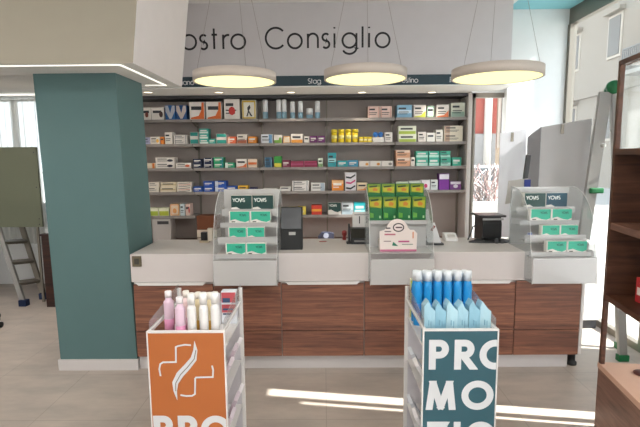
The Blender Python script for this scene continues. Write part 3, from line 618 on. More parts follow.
def stock(xc, off, wd, which, tone):
    TN = ['top tier', 'second tier', 'third tier', 'bottom tier']; SD = ['on the pillar side', 'on the window side']
    for k in range(4):
        y, z, lip = TY[k]
        hh = [.15, .115, .115, .108][k]; wd = WD[k]
        for s in (0, 1):
            a = xc+off[k]-wd+s*(wd+.004)
            brand_box(a, a+wd, z-.002, z-.002+hh, y+.002, [.045, .045, .045, .043][k], '%s carton, %s, %s, %s' % (('dark green lettered' if (tone == 'a' or s == 0) else 'dark blue-green lettered') if k == 0 else 'turquoise and white', TN[k], which, SD[s]), 'probiotic boxes in the dispensers', k == 0, True, ('#1b4a5c' if (k == 0 and s == 1 and tone == 'b') else None))
xa = (P(213.5, 265, Y=3.17).x+P(276, 265, Y=3.17).x)/2
t, x0, x1 = dispenser(xa, 'clear tiered dispenser of green cartons on the counter nearest the pillar'); tiers(t, x0, x1)
stock(xa, [.01, .0, -.012, -.006], .128, 'dispenser nearest the pillar', 'a')
xr = P(532.5, 265, Y=3.17).x+.2275
t, x0, x1 = dispenser(xr, 'clear tiered dispenser of green cartons at the window end of the counter'); tiers(t, x0, x1)
stock(xr, [.0, .01, .03, .045], .132, 'dispenser at the window end', 'b')
# info slip in the right dispenser
m = MB(); m.box(xr-.2, xr-.165, 3.336, 3.338, .968, 1.04, mat('#c9d2e2', .5)); m.box(xr-.197, xr-.168, 3.335, 3.336, 1.015, 1.035, mat('#3c5aa8', .5))
tag(m.build('price_slip'), 'small white and blue slip in the third tier of the window-end dispenser', 'slip')
xm = (P(371, 265, Y=3.17).x+P(434, 265, Y=3.17).x)/2
t, x0, x1 = dispenser(xm, 'clear dispenser of bright green packs in the middle of the counter')
bx('tray', t, x0+.007, x1-.007, 3.40, 3.589, 1.118, 1.124, M['acryl']); bx('tray_lip', t, x0+.007, x1-.007, 3.394, 3.399, 1.10, 1.128, M['acryl'])
bx('inner_panel', t, x0+.007, x1-.007, 3.44, 3.446, wz1+.003, 1.117, M['acryl'])
bx('floor_tray', t, x0+.007, x1-.007, 3.20, 3.438, .917, .923, M['acryl'])
# eight green packs
def green_pack(cx, wd, yf, z0, h, label):
    mb = MB(); a = cx-wd/2; b = cx+wd/2; y1 = yf+.045; e = .0007
    mb.box(a, b, yf, y1, z0, z0+h, mat('#0f6a33', .4), .002)
    def pg(pts, m_, k=1): mb.face([(a+wd*u, yf-e*k, z0+h*v) for u, v in pts], m_)
    pg([(.03, .55), (.97, .55), (.97, .98), (.03, .98)], mat('#6f8a1a', .4))
    pg([(.12, .60), (.9, .52), (.92, .84), (.1, .84)], mat('#b5ae25', .4), 2)
    pg([(.15, .80), (.72, .84), (.72, .92), (.15, .88)], mat('#1f3d1c', .4), 3)
    pg([(.42, .62), (.72, .62), (.78, .72), (.55, .8), (.4, .74)], mat('#c27a22', .4), 3)
    pg([(.1, .12), (.38, .12), (.38, .3), (.1, .34)], mat('#5fa23a', .4)); pg([(.6, .08), (.64, .08), (.64, .45), (.6, .45)], mat('#13702f', .4)); pg([(.78, .1), (.9, .1), (.9, .2), (.78, .2)], mat('#a8cf9a', .4))
    return tag(mb.build('green_pack', None, (cx, yf, z0)), label, 'box', 'green packs in the middle dispenser')
CN = ['column nearest the black leaflet stand', 'second column from the leaflet stand', 'third column from the leaflet stand', 'column nearest the window']
for k in range(4):
    cx = xm-.004+(k-1.5)*.1075
    green_pack(cx, .103, 3.41, 1.125, .178, 'bright green and yellow pack, front row, '+CN[k])
    green_pack(cx-.004, .103, 3.47, 1.25, .145, 'bright green and yellow pack, raised back row, '+CN[k])
bx('riser_shelf', t, x0+.007, x1-.007, 3.468, 3.588, 1.243, 1.249, M['acryl'])
# arched carton sign
t = thing('counter_display_carton', (xm, 3.3, .925), 'white and pink counter card with an arched top below the green packs', 'display box')
q0, q1 = P(380, 249, Y=3.25), P(416.5, 249, Y=3.25); zc0 = .9245; wd = q1.x-q0.x; hh = P(400, 219, Y=3.25).z-zc0
poly = [(q0.x, zc0), (q1.x, zc0), (q1.x+.004, zc0+hh*.55), (q1.x-.02, zc0+hh*.66), (q1.x-.045, zc0+hh*.66)]+[(q0.x+wd*.47+wd*.30*math.cos(a), zc0+hh*.64+hh*.36*math.sin(a)) for a in [PI*k/12 for k in range(1, 12)]]+[(q0.x+.03, zc0+hh*.66), (q0.x-.004, zc0+hh*.62)]
mm = MB(); mm.prism(poly, 'Y', 3.25, 3.256, mat('#e3d6cf', .5)); mm.build('card', t)
bx('card_tray', t, q0.x, q1.x, 3.257, 3.36, zc0, zc0+.075, mat('#ddd0ca', .5))
mm = MB()
def cs(u0, u1, v0, v1, c): mm.box(q0.x+wd*u0, q0.x+wd*u1, 3.2492, 3.2499, zc0+hh*v0, zc0+hh*v1, mat(c, .5))
cs(0, 1, 0, .06, '#c0698a'); cs(.5, .8, .28, .33, '#b54f7c'); cs(.12, .42, .5, .55, '#b86a78'); cs(.1, .3, .3, .33, '#8a7a78'); cs(.6, .9, .2, .23, '#8a9a88')
mm.prism([(q0.x+wd*.33, zc0+hh*.18), (q0.x+wd*.5, zc0+hh*.16), (q0.x+wd*.36, zc0+hh*.3)], 'Y', 3.2492, 3.2499, mat('#2f7a62', .5))
cs(.16, .28, .70, .74, '#3c3436'); cs(.12, .3, .6, .63, '#5c4c50'); cs(.88, .92, .4, .6, '#d89a7a')
mm.ribbon(arc(q0.x+wd*.5, zc0+hh*.74, wd*.14, 0, 360, 20, hh*.12), .008, mat('#3a2f33', .5), Matrix(((1, 0, 0, 0), (0, 0, -1, 3.2499), (0, 1, 0, 0), (0, 0, 0, 1))), .0008)
cs(.42, .6, .72, .76, '#54353f')
mm.build('card_print', t)

# ------------------------------------------------------------------ objects on and behind the worktop
Z = wz1+.001
# black leaflet stand
a, b = P(280.4, 245, Y=3.42).x, P(302.4, 245, Y=3.42).x; hz = P(290, 207, Y=3.55).z
t = thing('leaflet_stand', ((a+b)/2, 3.5, Z), 'black leaning tablet-like leaflet stand on the counter beside the first dispenser', 'leaflet stand')
zt_ = hz; mid = Z+(zt_-Z)*.46
mm = MB(); mm.prism([(3.42, Z), (3.50, Z), (3.56, zt_), (3.53, zt_), (3.46, mid)], 'X', a, b, M['blackm']); mm.build('stand_body', t)
mm = MB(); mm.prism([(3.4585, mid+.012), (3.5275, zt_-.004), (3.524, zt_-.003), (3.455, mid+.013)], 'X', a+.004, b-.012, mat('#34373c', .3)); o = mm.build('clear_pocket', t); o['label'] = 'grey glossy upper sheet'
mm = MB(); mm.box((a+b)/2-.02, (a+b)/2+.03, 3.449, 3.4535, mid-.035, mid-.012, mat('#b9b7b3', .5)); o = mm.build('stand_label', t); o['label'] = 'small white sticker'
# card payment machine / stamp printer with paper
OY = .105; a, b = P(349, 240, Y=3.66).x, P(372, 240, Y=3.66).x
t = thing('receipt_printer', ((a+b)/2, 3.7250, Z), 'black receipt printer with a white slip behind it on the counter', 'printer')
mm = MB(); mm.prism([(3.6250, Z), (3.8050, Z), (3.8050, Z+.115), (3.7050, Z+.115), (3.6250, Z+.05)], 'X', a+.015, b, M['black']); mm.build('printer_body', t)
bx('paper_tray', t, a+.04, b-.01, 3.6130, 3.6240, Z+.02, Z+.032, mat('#7c7a78', .4))
mm = MB(); mm.box(a-.008, a+.008, 3.6550, 3.6750, Z, Z+.16, M['black']); mm.box(a-.02, a+.014, 3.6350, 3.6950, Z, Z+.012, M['blackm']); mm.build('cable_post', t)
m = MB(); zz = Z+.1165; m.box(a+.035, b-.004, 3.7650, 3.7770, zz, zz+.125, M['paper']); m.box(a+.088, a+.096, 3.7635, 3.7649, zz+.03, zz+.09, M['ink']); m.box(a+.05, a+.14, 3.7635, 3.7649, zz+.1, zz+.105, mat('#777777', .5))
tag(m.build('desk_calendar'), 'white calendar card with a black number one standing on the receipt printer', 'calendar')
m = MB(); m.lathe([(.015, 0), (.017, .01), (.012, .03), (.02, .045), (.02, .07), (.012, .08)], (a-.03, 3.8250, Z), mat('#7d1f1d', .5), 14); tag(m.build('rubber_stamp'), 'dark red stamp handle behind the receipt printer', 'stamp')
# small white dish and bell
m = MB(); m.lathe([(.03, 0), (.035, .015), (.02, .03), (.02, .045)], (P(266, 225, Y=3.75).x+.03, 3.8, Z), M['white'], 16); tag(m.build('tape_holder'), 'small white round holder behind the leaflet stand', 'holder')
# pen on counter
p = P(323, 242, Z=Z); m = MB(); m.tube([(p.x-.03, p.y, Z+.004), (p.x+.03, p.y+.008, Z+.004)], .003, mat('#b0413c', .5), 8); tag(m.build('pen'), 'small red pen lying on the worktop between two dispensers', 'pen')
# brochures leaning right of green packs
a = P(429, 235, Y=3.55).x
t = thing('brochure_holder', (a, 3.6, Z), 'white leaning brochure holder beside the green pack dispenser', 'brochure holder')
mm = MB(); mm.beam((a+.035, 3.62, Z+.005), (a-.01, 3.66, Z+.27), .05, .012, M['paper'], Vector((0, 1, 0))); mm.build('brochure', t)
mm = MB(); mm.beam((a+.085, 3.60, Z+.005), (a+.04, 3.65, Z+.16), .05, .014, mat('#d8d6d6', .5), Vector((0, 1, 0))); mm.build('brochure', t)
mm = MB(); mm.box(a-.03, a+.12, 3.56, 3.7, Z, Z+.012, M['darkg']); mm.build('holder_base', t)
mm = MB(); mm.beam((a+.03, 3.598, Z+.11), (a+.05, 3.592, Z+.15), .02, .004, mat('#8b5149', .5)); o = mm.build('red_label', t)
# white card reader block
a, b = P(446, 236, Y=3.72).x, P(458, 236, Y=3.72).x
t = thing('card_reader', ((a+b)/2, 3.78, Z), 'small white card reader block on the worktop near the window', 'card reader')
mm = MB(); mm.prism([(3.72, Z), (3.84, Z), (3.84, Z+.055), (3.78, Z+.055), (3.72, Z+.02)], 'X', a, b, M['paper']); mm.build('reader_body', t)
bx('reader_pad', t, a+.02, b-.02, 3.735, 3.775, Z+.031, Z+.05, mat('#cfcac4', .5))
# black printer at window end
a, b = P(476, 240, Y=3.62).x, P(504, 240, Y=3.62).x
t = thing('label_printer', ((a+b)/2, 3.720, Z), 'bulky black label printer with open front on the counter by the window', 'printer')
hz = P(495, 218, Y=3.670).z-Z
mm = MB(); mm.prism([(3.600, Z), (3.860, Z), (3.860, Z+hz), (3.670, Z+hz), (3.650, Z+hz*.75), (3.650, Z+.03), (3.600, Z+.02)], 'X', a+.03, b-.04, M['black']); mm.build('printer_body', t)
bx('printer_lid', t, a, b-.005, 3.650, 3.870, Z+hz+.001, Z+hz+.018, mat('#3a3b3d', .3), .004)
bx('lid_strip', t, a+.025, b-.03, 3.642, 3.649, Z+hz-.02, Z+hz-.005, mat('#a9a9a9', .3))
mm = MB(); mm.prism([(a-.09, 3.620), (a+.03, 3.590), (b-.02, 3.590), (b+.04, 3.640), (b, 3.740), (a+.02, 3.740)], 'Z', Z, Z+.012, M['darkg']); mm.build('printer_tray', t)
for dx in (.07, .115): bx('paper_guide', t, b-dx, b-dx+.02, 3.570, 3.589, Z, Z+.04, mat('#555557', .3))
mm = MB(); mm.tube([(a-.08, 3.670, Z+.016), (a-.05, 3.720, Z+.04), (a-.02, 3.740, Z+.11), (a+.02, 3.720, Z+.14)], .006, M['darkg'], 8); mm.build('cable', t)
t.location += Vector((.045, .04, 0))
# screen / pole with grey plate and blue tag
p = P(523, 240, Y=3.76)
t = thing('monitor_stand', (p.x, 3.82, Z), 'dark upright monitor stand with grey plate behind the window-end dispenser', 'stand')
mm = MB(); mm.box(p.x-.045, p.x+.045, 3.78, 3.87, Z, Z+.012, M['darkg']); mm.beam((p.x-.02, 3.82, Z+.012), (p.x+.03, 3.80, 1.60), .035, .02, M['darkg']); mm.build('pole', t)
q0, q1 = P(508, 181, Y=3.76), P(524, 204, Y=3.76)
mm = MB(); mm.prism([(q0.x+.01, q0.z), (q1.x+.03, q0.z+.02), (q1.x+.01, q1.z+.03), (q0.x-.01, q1.z)], 'Y', 3.765, 3.775, mat('#b9b4ae', .5)); mm.build('plate', t)
bx('blue_tag', t, q1.x-.005, q1.x+.045, 3.758, 3.764, q1.z+.05, q0.z+.01, M['blue'])
# back left: white and black items near pillar
a = P(199, 240, Y=3.72)
t = thing('barcode_scanner', (a.x, 3.75, Z), 'small black scanner on a beige cradle beside the dispenser nearest the pillar', 'scanner')
q0, q1 = P(200.5, 233, Y=3.74), P(207, 240.5, Y=3.74)
mm = MB(); mm.box(q0.x, q1.x, 3.74, 3.79, Z+.018, Z+.085, M['black'], .004); mm.build('scanner_head', t)
bx('cradle', t, q0.x-.01, q1.x+.015, 3.73, 3.80, Z, Z+.017, mat('#b8a78e', .5))
bx('cradle_post', t, q1.x+.012, q1.x+.05, 3.72, 3.76, Z+.018, Z+.12, mat('#cfc4b4', .5))
# items on the base top behind
zb2 = .641
q0, q1 = P(152, 219.5, Y=5.18), P(171, 235, Y=5.18)
t = thing('countertop_appliance', ((q0.x+q1.x)/2, 5.27, zb2), 'pale grey appliance with a dark slot on the shelving base beside the pillar', 'appliance')
bx('case', t, q0.x, q1.x, 5.18, 5.36, zb2, q0.z, mat('#b9b3b0', .5), .005); bx('slot', t, q0.x+.06, q1.x-.02, 5.174, 5.179, q0.z-.055, q0.z-.02, M['darkg'])
q0, q1 = P(197, 216, Y=5.18), P(212, 226, Y=5.18)
m = MB(); m.box(q0.x, q1.x+.06, 5.16, 5.36, .79, q0.z, M['brownc']); tag(m.build('brown_box'), 'brown cardboard box on the shelving base behind the first dispenser', 'box')
m = MB(); m.box(q0.x, q1.x+.06, 5.15, 5.37, zb2, .789, mat('#cdbfae', .6)); m.box(q0.x-.001, q1.x+.061, 5.148, 5.15, .70, .71, mat('#8a7a6a', .6)); tag(m.build('cream_carton'), 'cream parcel under the brown cardboard box', 'box')
q0, q1 = P(318, 229, Y=5.1), P(334, 235, Y=5.1)
t = thing('tape_dispenser', ((q0.x+q1.x)/2, 5.15, zb2), 'dark blue-grey tape dispenser on the shelving base', 'tape dispenser')
mm = MB(); mm.prism([(q0.x, zb2), (q1.x, zb2), (q1.x, zb2+.1), (q1.x-.05, zb2+.115), (q0.x+.04, zb2+.115), (q0.x, zb2+.07)], 'Y', 5.12, 5.18, mat('#3b3f52', .4)); mm.build('case', t)
mm = MB(); mm.lathe([(.0301, -.005), (.0301, .005)], ((q0.x+q1.x)/2, 5.113, zb2+.08), mat('#a9b0c4', .4), 18, axis='Y'); mm.build('tape_roll', t)

# ------------------------------------------------------------------ pendant lamps
for i, (x0, x1, yb) in enumerate([(193, 277, 88.5), (323, 407.5, 86), (451.5, 541.5, 85)]):
    YC = [3.3, 3.3, 3.15][i]
    a, b = P(x0, 80, Y=YC).x, P(x1, 80, Y=YC).x; cx, r = (a+b)/2, (b-a)/2*.975
    zb_ = P((x0+x1)/2, yb, Y=YC+r).z
    t = thing('pendant_lamp', (cx, YC, zb_), ['round flat pendant lamp hanging beside the beige bulkhead', 'round flat pendant lamp hanging over the middle of the counter', 'round flat pendant lamp hanging nearest the window'][i], 'pendant lamp', 'round pendant lamps over the counter')
    th = .062
    mm = MB(); mm.lathe([(r-.012, .004), (r-.012, 0), (r, 0), (r, th), (0.0, th)], (cx, YC, zb_), M['lampw'], 64); mm.build('lamp_ring', t)
    mm = MB(); mm.lathe([(r-.0125, .002), (0.0, .002)], (cx, YC, zb_), M['lampglow'], 64); mm.build('diffuser', t)
    for k in range(3):
        an = math.radians([200, 80, -25][k]); mm = MB()
        mm.tube([(cx+r*.9*math.cos(an), YC+r*.9*math.sin(an), zb_+th), (cx+.06*math.cos(an), YC+.06*math.sin(an), CEIL-.025)], .0013, M['cord'], 5); mm.build('suspension_wire', t)
    mm = MB(); mm.lathe([(.09, 0), (.09, -.025), (0, -.025)], (cx, YC, CEIL), M['lampw'], 28); mm.build('ceiling_rose', t)

# ------------------------------------------------------------------ promotion stands
def promo_stand(x0, x1, yf, yb, zt, mp, label, mirror):
    t = thing('promotion_stand', ((x0+x1)/2, (yf+yb)/2, 0), label, 'display stand', 'promotion stands in front of the counter')
    W_ = M['white']
    pn = bx('front_panel', t, x0, x1, yf, yf+.012, .05, zt, mp)
    mm = MB(); e = .006
    mm.box(x0-e, x1+e, yf-.002, yf+.014, zt, zt+.008, W_); mm.box(x1, x1+e, yf-.002, yf+.014, .05, zt, W_); mm.box(x0-e, x0, yf-.002, yf+.014, .05, zt, W_); mm.build('panel_frame', t)
    for xx in (x0+.003, x1-.003):
        mm = MB(); mm.box(xx-.009, xx+.009, yb-.018, yb, .05, zt+.075, W_); mm.build('post', t)
        mm = MB(); mm.beam((xx, yf+.014, zt+.002), (xx, yb-.018, zt+.003), .012, .014, W_, Vector((0, 0, 1))); mm.build('top_rail', t)
    bx('back_panel', t, x0+.01, x1-.01, yb-.010, yb-.004, .05, zt-.002, mat('#c6c2c6', .5))
    bx('top_shelf', t, x0+.006, x1-.006, yf+.014, yb-.011, zt-.10, zt-.092, W_)
    for s, xx in ((0, x0+.001), (1, x1-.004)):
        mm = MB(); mm.prism([(yf+.02, zt+.01), (yb-.02, zt+.01), (yb-.02, zt+.10), (yf+.08, zt+.055), (yf+.02, zt+.05)], 'X', xx, xx+.003, M['clear']); mm.build('acrylic_guard', t)
    for z in (.48, .22):
        mm = MB()
        mm.prism([(yf+.03, z), (yb-.03, z), (yb-.03, z+.006), (yf+.03, z+.006)], 'X', x0+.008, x1-.008, W_); mm.build('shelf', t)
    for xx in (x0+.04, x1-.04):
        for yy in (yf+.04, yb-.04):
            mm = MB(); mm.lathe([(.014, -.008), (.022, -.008), (.022, .008), (.014, .008)], (xx, yy, .022), M['rubber'], 14, axis='X'); mm.build('castor', t)
    bx('base_board', t, x0+.002, x1-.002, yf+.014, yb-.02, .045, .06, W_)
    return t
LX0, LX1 = P(148.5, 350, Y=2.0).x, P(224, 350, Y=2.0).x
RX0, RX1 = P(424, 350, Y=2.0).x, P(497, 350, Y=2.0).x
LZ = P(186, 333, Y=2.0).z; RZ = P(460, 331, Y=2.0).z
tl = promo_stand(LX0, LX1, 2.0, 2.47, LZ, M['orange'], 'orange-fronted promotion stand with a white cross logo, holding pink bottles', 1)
tr = promo_stand(RX0, RX1, 2.0, 2.47, RZ, M['promo'], 'teal-fronted promotion stand with big white letters, holding blue sprays', 0)
s1 = 2.0/462/1.0
def pxm(px, py): p = P(px, py, Y=1.9995); return (p.x, p.z)
I4 = Matrix(((1, 0, 0, 0), (0, 0, -1, 1.9995), (0, 1, 0, 0), (0, 0, 0, 1)))
LW = M['letter']
# cross-and-swoosh logo
mm = MB(); w = 1.7*s1
mm.ribbon([pxm(*p) for p in [(191, 345.2), (185, 344.7), (178, 346), (175.8, 347), (176, 362), (163, 362.3), (160.3, 364), (159.3, 369), (160.6, 376)]], w, LW, I4, .001)
mm.ribbon([pxm(*p) for p in [(212, 365.5), (213.2, 370), (212.8, 377), (196, 377.5), (195.2, 378.5), (195, 394), (192, 395.8), (186, 396), (180.5, 395)]], w, LW, I4, .001)
ctr = [(194.4, 341), (195.4, 350), (193.6, 359), (187.5, 366.5), (180, 374.5), (175.2, 383), (175.3, 391), (177.3, 400)]
wid = [.2, 4.2, 6.4, 7.2, 7.6, 6.2, 3.6, .3]
mm.ribbon([pxm(*p) for p in ctr], [k*s1 for k in wid], LW, I4, .001)
o = mm.build('cross_logo', tl); o['label'] = 'white cross and leaf emblem'
mm = MB(); mm.ribbon([pxm(x+.6, y) for x, y in ctr[1:-1]], .9*s1, mat('#7a6f64', .5), Matrix(((1, 0, 0, 0), (0, 0, -1, 1.9985), (0, 1, 0, 0), (0, 0, 0, 1))), .0006); mm.build('logo_vein', tl)
def big_text(t, chars, xr_, top, hp, wp):
    for ch, xp, row, sx in chars:
        mm = MB(); mm.recalc = False; p = P(xp, top+hp+row*40.3, Y=1.9995); h = (hp-wp)*s1
        ls, adv = glyph(ch)
        M4 = plane_m((p.x+wp*s1/2, 1.9995, p.z+wp*s1/2))
        for q_, pl in enumerate(ls):
            pts = [Vector((a*h*sx, b*h)) for a, b in pl]
            if (pts[0]-pts[-1]).length > 1e-6:
                d0 = (pts[0]-pts[1]).normalized(); d1 = (pts[-1]-pts[-2]).normalized()
                k0 = .5 if abs(d0.x*d0.y) < .02 else .95; k1 = .5 if abs(d1.x*d1.y) < .02 else .95
                if ch == 'R' and q_ == 2: k0 = .1
                if ch == 'M': k0, k1 = (k0, .4) if q_ == 1 else (.4, k1) if q_ == 2 else (k0, k1)
                pts[0] = pts[0]+d0*wp*s1*k0; pts[-1] = pts[-1]+d1*wp*s1*k1
            mm.ribbon([(v.x, v.y) for v in pts], wp*s1, LW, M4, .001+.0003*q_)
        mm.clip((0, 0, p.z+hp*s1), (0, 0, 1)); mm.clip((0, 0, p.z), (0, 0, -1))
        mm.clip((xr_, 0, 0), (1, 0, 0)); mm.clip((0, 0, .055), (0, 0, -1)); o = mm.build('letter', t); o['label'] = 'big white letter %s' % ch
big_text(tl, [('P', 154.6, 0, .95), ('R', 179, 0, .95), ('O', 201.5, 0, 1), ('M', 153.5, 1, .88), ('O', 188, 1, 1.05), ('Z', 154.6, 2, .95), ('I', 180, 2, 1), ('O', 192, 2, 1), ('N', 154.6, 3, 1), ('E', 186, 3, 1)], LX1-.0015, 411.6, 32.5, 7.4)
big_text(tr, [('P', 428.6, 0, .95), ('R', 454, 0, .95), ('O', 479, 0, 1), ('M', 426, 1, .85), ('O', 461, 1, 1.05), ('Z', 426.5, 2, .95), ('I', 453, 2, 1), ('O', 464.5, 2, 1), ('N', 428, 3, 1), ('E', 460, 3, 1)], RX1-.0015, 337, 32.5, 7.2)
# goods: left stand
zs = LZ-.091
def bottle(c, r, h, cap_r, cap_h, body, cap, name, label, cat, group, band=None, flat=1.0, shoulder=.91):
    t = thing(name, c, label, cat, group)
    mm = MB(); b_ = mat(body, .3)
    mm.lathe([(r*.93, 0), (r, .004), (r, h*shoulder*.97), (r*.93, h*shoulder), (cap_r*.95, h*.93), (cap_r*.9, h)], c, b_, 18, 1, flat)
    mm.build('bottle_body', t)
    if band:
        m3 = MB(); m3.lathe([(r*1.004, h*.18), (r*1.004, h*.5)], c, mat(band, .4), 18, 1, flat); m3.build('label_band', t)
    m2 = MB(); m2.lathe([(cap_r, h+.0004), (cap_r, h+cap_h*.94), (cap_r*.9, h+cap_h)], c, mat(cap, .35), 16, 1, 1); m2.build('cap', t)
    return t
def on2(px, Y): return P(px, 320, Y=Y).x
def hz_at(py, Y): return P(320, py, Y=Y).z
for i, (px, py, Y, d) in enumerate([(169.5, 290, 2.16, 'at the corner nearest the pillar'), (180.5, 296, 2.07, 'second from the pillar side')]):
    h = hz_at(py, Y)-zs-.03
    bottle((on2(px, Y), Y, zs), .0235, h, .016, .03, '#d9bccd', '#ece6e8', 'pink_bottle', 'pink bottle with white cap on the orange stand, '+d, 'bottle', 'bottles on the orange stand', '#d58bb0')
for i, (px, Y, h, r, d) in enumerate([(192, 2.06, .20, .0205, 'beside the pink bottles'), (204, 2.06, .205, .0205, 'between two alike'), (215.5, 2.06, .21, .0205, 'nearest the stand rail')]):
    h = hz_at([292.5, 292, 291.5][i], Y)-zs; bottle((on2(px, Y), Y, zs), r, h*.8, .0175, h*.2, '#dfdcda', '#ebe9e6', 'white_tube', 'tall white tube on the orange stand, '+d, 'tube', 'white tubes on the orange stand', None, 1, .93)
for i, (px, Y, d) in enumerate([(187, 2.2, 'behind the pink bottles'), (199, 2.15, 'second row between the tubes'), (210, 2.15, 'second row near the magazines')]):
    bottle((on2(px, Y), Y, zs), .022, hz_at([290, 291.5, 292][i], Y)-zs-.03, .016, .03, '#e4c9c9' if i == 0 else '#e0cfa6', '#efe9df', 'spray_bottle', '%s bottle with white cap on the orange stand, %s' % (['rose', 'cream', 'pale gold'][i], d), 'bottle', 'bottles on the orange stand', '#d9a53c' if i else '#d0a0b0')
bh = P(232, 291.5, Y=2.36).z
for i, (a, b, y, c, d) in enumerate([(LX0+.16, LX0+.205, 2.30, '#d9c8cd', 'pinkish white flat carton behind the tubes'), (LX0+.21, LX0+.25, 2.32, '#e3dfe2', 'white flat carton behind the tubes'), (LX0+.255, LX1-.01, 2.36, '#dde0e6', 'white carton with blue print at the back corner')]):
    carton_w(a, b, y, .05, zs, bh-zs-[.0, .01, .0][i], c, 'text+mid+top' if i == 2 else 'text+top', ['#c98fa5', '#c48f8f', '#c0555c'][i], 'product_box', d+' of the orange stand', 'box', 'boxes on the orange stand', '#3e5576')
# tilted packs in the side bays of the left stand
def side_pack(x, sgn, y, z, h, base, marks, label, group):
    mb = MB(); p = Vector((x-sgn*.05, y, z+.012)); q = Vector((x+sgn*.018, y, z+h)); Yv = Vector((0, 1, 0))
    mb.beam(p, q, .018, .095, mat(base, .4), Yv)
    for f0, f1, dy, wd, c in marks:
        mb.beam(p.lerp(q, f0)+Vector((0, dy, 0)), p.lerp(q, f1)+Vector((0, dy, 0)), .0185, wd, mat(c, .45), Yv)
    return tag(mb.build('sachet_pack'), label, 'packet', group)
for z, d in ((.487, 'upper'), (.227, 'lower')):
    for k in range(3):
        side_pack(LX1-.006, 1, 2.095+k*.11, z, [.15, .175, .16][k], ['#cdbfc6', '#c5b4bd', '#dcd4d6'][k], [(.1, .35, 0, .05, ['#6f4152', '#574e63', '#9b6472'][k]), (.5, .6, -.01, .045, '#3e3a44'), (.7, .9, .01, .04, ['#a86a7a', '#8c7f92', '#c59aa3'][k])],
                  'tilted %s sachet pack on the %s side shelf of the orange stand' % (['greyish pink front', 'mauve middle', 'whitish rear'][k], d), 'tilted packs in the orange stand')
    side_pack(LX0+.006, -1, 2.12, z, .14, '#e0d6da', [(.2, .4, 0, .05, '#c9a3b0')], 'pale pack poking out on the pillar side of the orange stand, %s shelf' % d, 'tilted packs in the orange stand')
# goods: right stand
zs = RZ-.091
for k in range(6):
    for r_ in range(2):
        Y = 2.33+.055*r_
        px = 424.2+k*10.1-(r_*1.0)
        x = RX0+.0365+k*.0512
        ct, st_ = ['farthest from the window', 'second towards the window', 'third towards the window', 'fourth towards the window', 'fifth towards the window', 'nearest the window'][k], ['front row', 'back row'][r_]
        bottle((x, Y, zs), .0222, hz_at(271.5-.4*r_, Y)-zs-.052, .0195, .052, '#1f8fd2', '#e1e6ea', 'spray_bottle', 'blue bottle with white cap, teal stand, %s, %s' % (st_, ct), 'bottle', 'blue bottles on the teal stand', '#1672b8')
for k in range(6):
    cx = RX0+.0345+k*.0515; y = 2.05+.004*(k % 2)
    h = (hz_at(299.5+(k % 2)*1.5, 2.08)-zs)/1.08
    mb = MB(); w2 = .0252; a4 = mat(['#9cc3d2', '#8bb8cb', '#a9ccd8'][k % 3], .25)
    # crinkled pouch: front and back sheets bulging, peaked top
    prof = [(-w2, 0), (w2, 0), (w2*1.0, h*.84), (w2*.3, h*.92), (-w2*(.2+.2*(k % 3)), h*1.08), (-w2, h*.94)]
    F = [mb.bm.verts.new((cx+u, y+.002, zs+v)) for u, v in prof]; B = [mb.bm.verts.new((cx+u*.98, y+.07, zs+v*.97)) for u, v in prof]
    mid_ = mb.bm.verts.new((cx+.002, y-.006, zs+h*.45)); n = len(prof)
    for i in range(n):
        f = mb.bm.faces.new([F[i], F[(i+1) % n], mid_]); f.material_index = mb.mi(a4)
        f = mb.bm.faces.new([F[i], B[i], B[(i+1) % n], F[(i+1) % n]]); f.material_index = mb.mi(a4)
    f = mb.bm.faces.new(B[::-1]); f.material_index = mb.mi(a4)
    mb.box(cx-.007, cx-.004, y-.0065, y-.003, zs+.1, zs+.125, mat('#5f95ad', .4)); mb.box(cx+.004, cx+.0065, y-.0065, y-.003, zs+.03, zs+.12, mat('#6f9fb5', .4))
    tag(mb.build('wipes_pouch', None, (cx, y+.03, zs)), 'pale blue pointed pouch on the teal stand, %s' % ['touching the guard away from the window', 'second from that guard', 'third from that guard', 'in the middle of the row', 'last but one towards the window', 'touching the guard nearest the window'][k], 'pouch', 'pale blue pouches on the teal stand')
carton_w(RX0+.016, RX0+.042, 2.424, .028, zs, .215, '#e3ddc0', 'text+left', '#c5cf49', 'product_box', 'narrow cream and lime carton behind the blue bottles on the teal stand', 'box')
for z, d in ((.487, 'upper'), (.227, 'lower')):
    for k in range(2):
        side_pack(RX0+.006, -1, 2.12+k*.13, z, .13, ['#e2dede', '#c9ccd2'][k], [(.15, .4, 0, .05, ['#b8403e', '#5a7f96'][k]), (.6, .7, 0, .05, '#55555c')], 'tilted %s pack on the %s side shelf of the teal stand' % (['white and red', 'grey and blue'][k], d), 'tilted packs in the teal stand')

# ------------------------------------------------------------------ right display unit (walnut shelves, glass top bay)
ang = math.radians(8.2); UY1 = 2.50; ux = P(601, 362, Y=UY1).x-.014
du = Vector((-math.sin(ang), -math.cos(ang), 0)); dv = Vector((math.cos(ang), -math.sin(ang), 0))   # du towards the photographer, dv away from the shop centre
U0 = Vector((ux, UY1, 0)); UL, UD = 1.15, .36
t = thing('display_cabinet', U0, 'tall walnut display cabinet with a glass top bay standing nearest the photographer by the window', 'cabinet')
def ubox(name, s0, s1, d0, d1, z0, z1, mt, label=None, par=None):
    mb = MB(); o4 = [U0+du*s+dv*d for s, d in ((s0, d0), (s1, d0), (s1, d1), (s0, d1))]
    mb.prism([(v.x, v.y) for v in o4], 'Z', z0, z1, mt); o = mb.build(name, t)
    if label: o['label'] = label
    return o
zu = lambda x, y: P(x, y, Y=UY1).z
ztop, zA, zB1, zC = zu(616, 66), zu(615, 149), zu(611, 222), zu(607, 293)
zD = zu(601, 362)
UW, UK = M['unitwood'], M['unitdark']
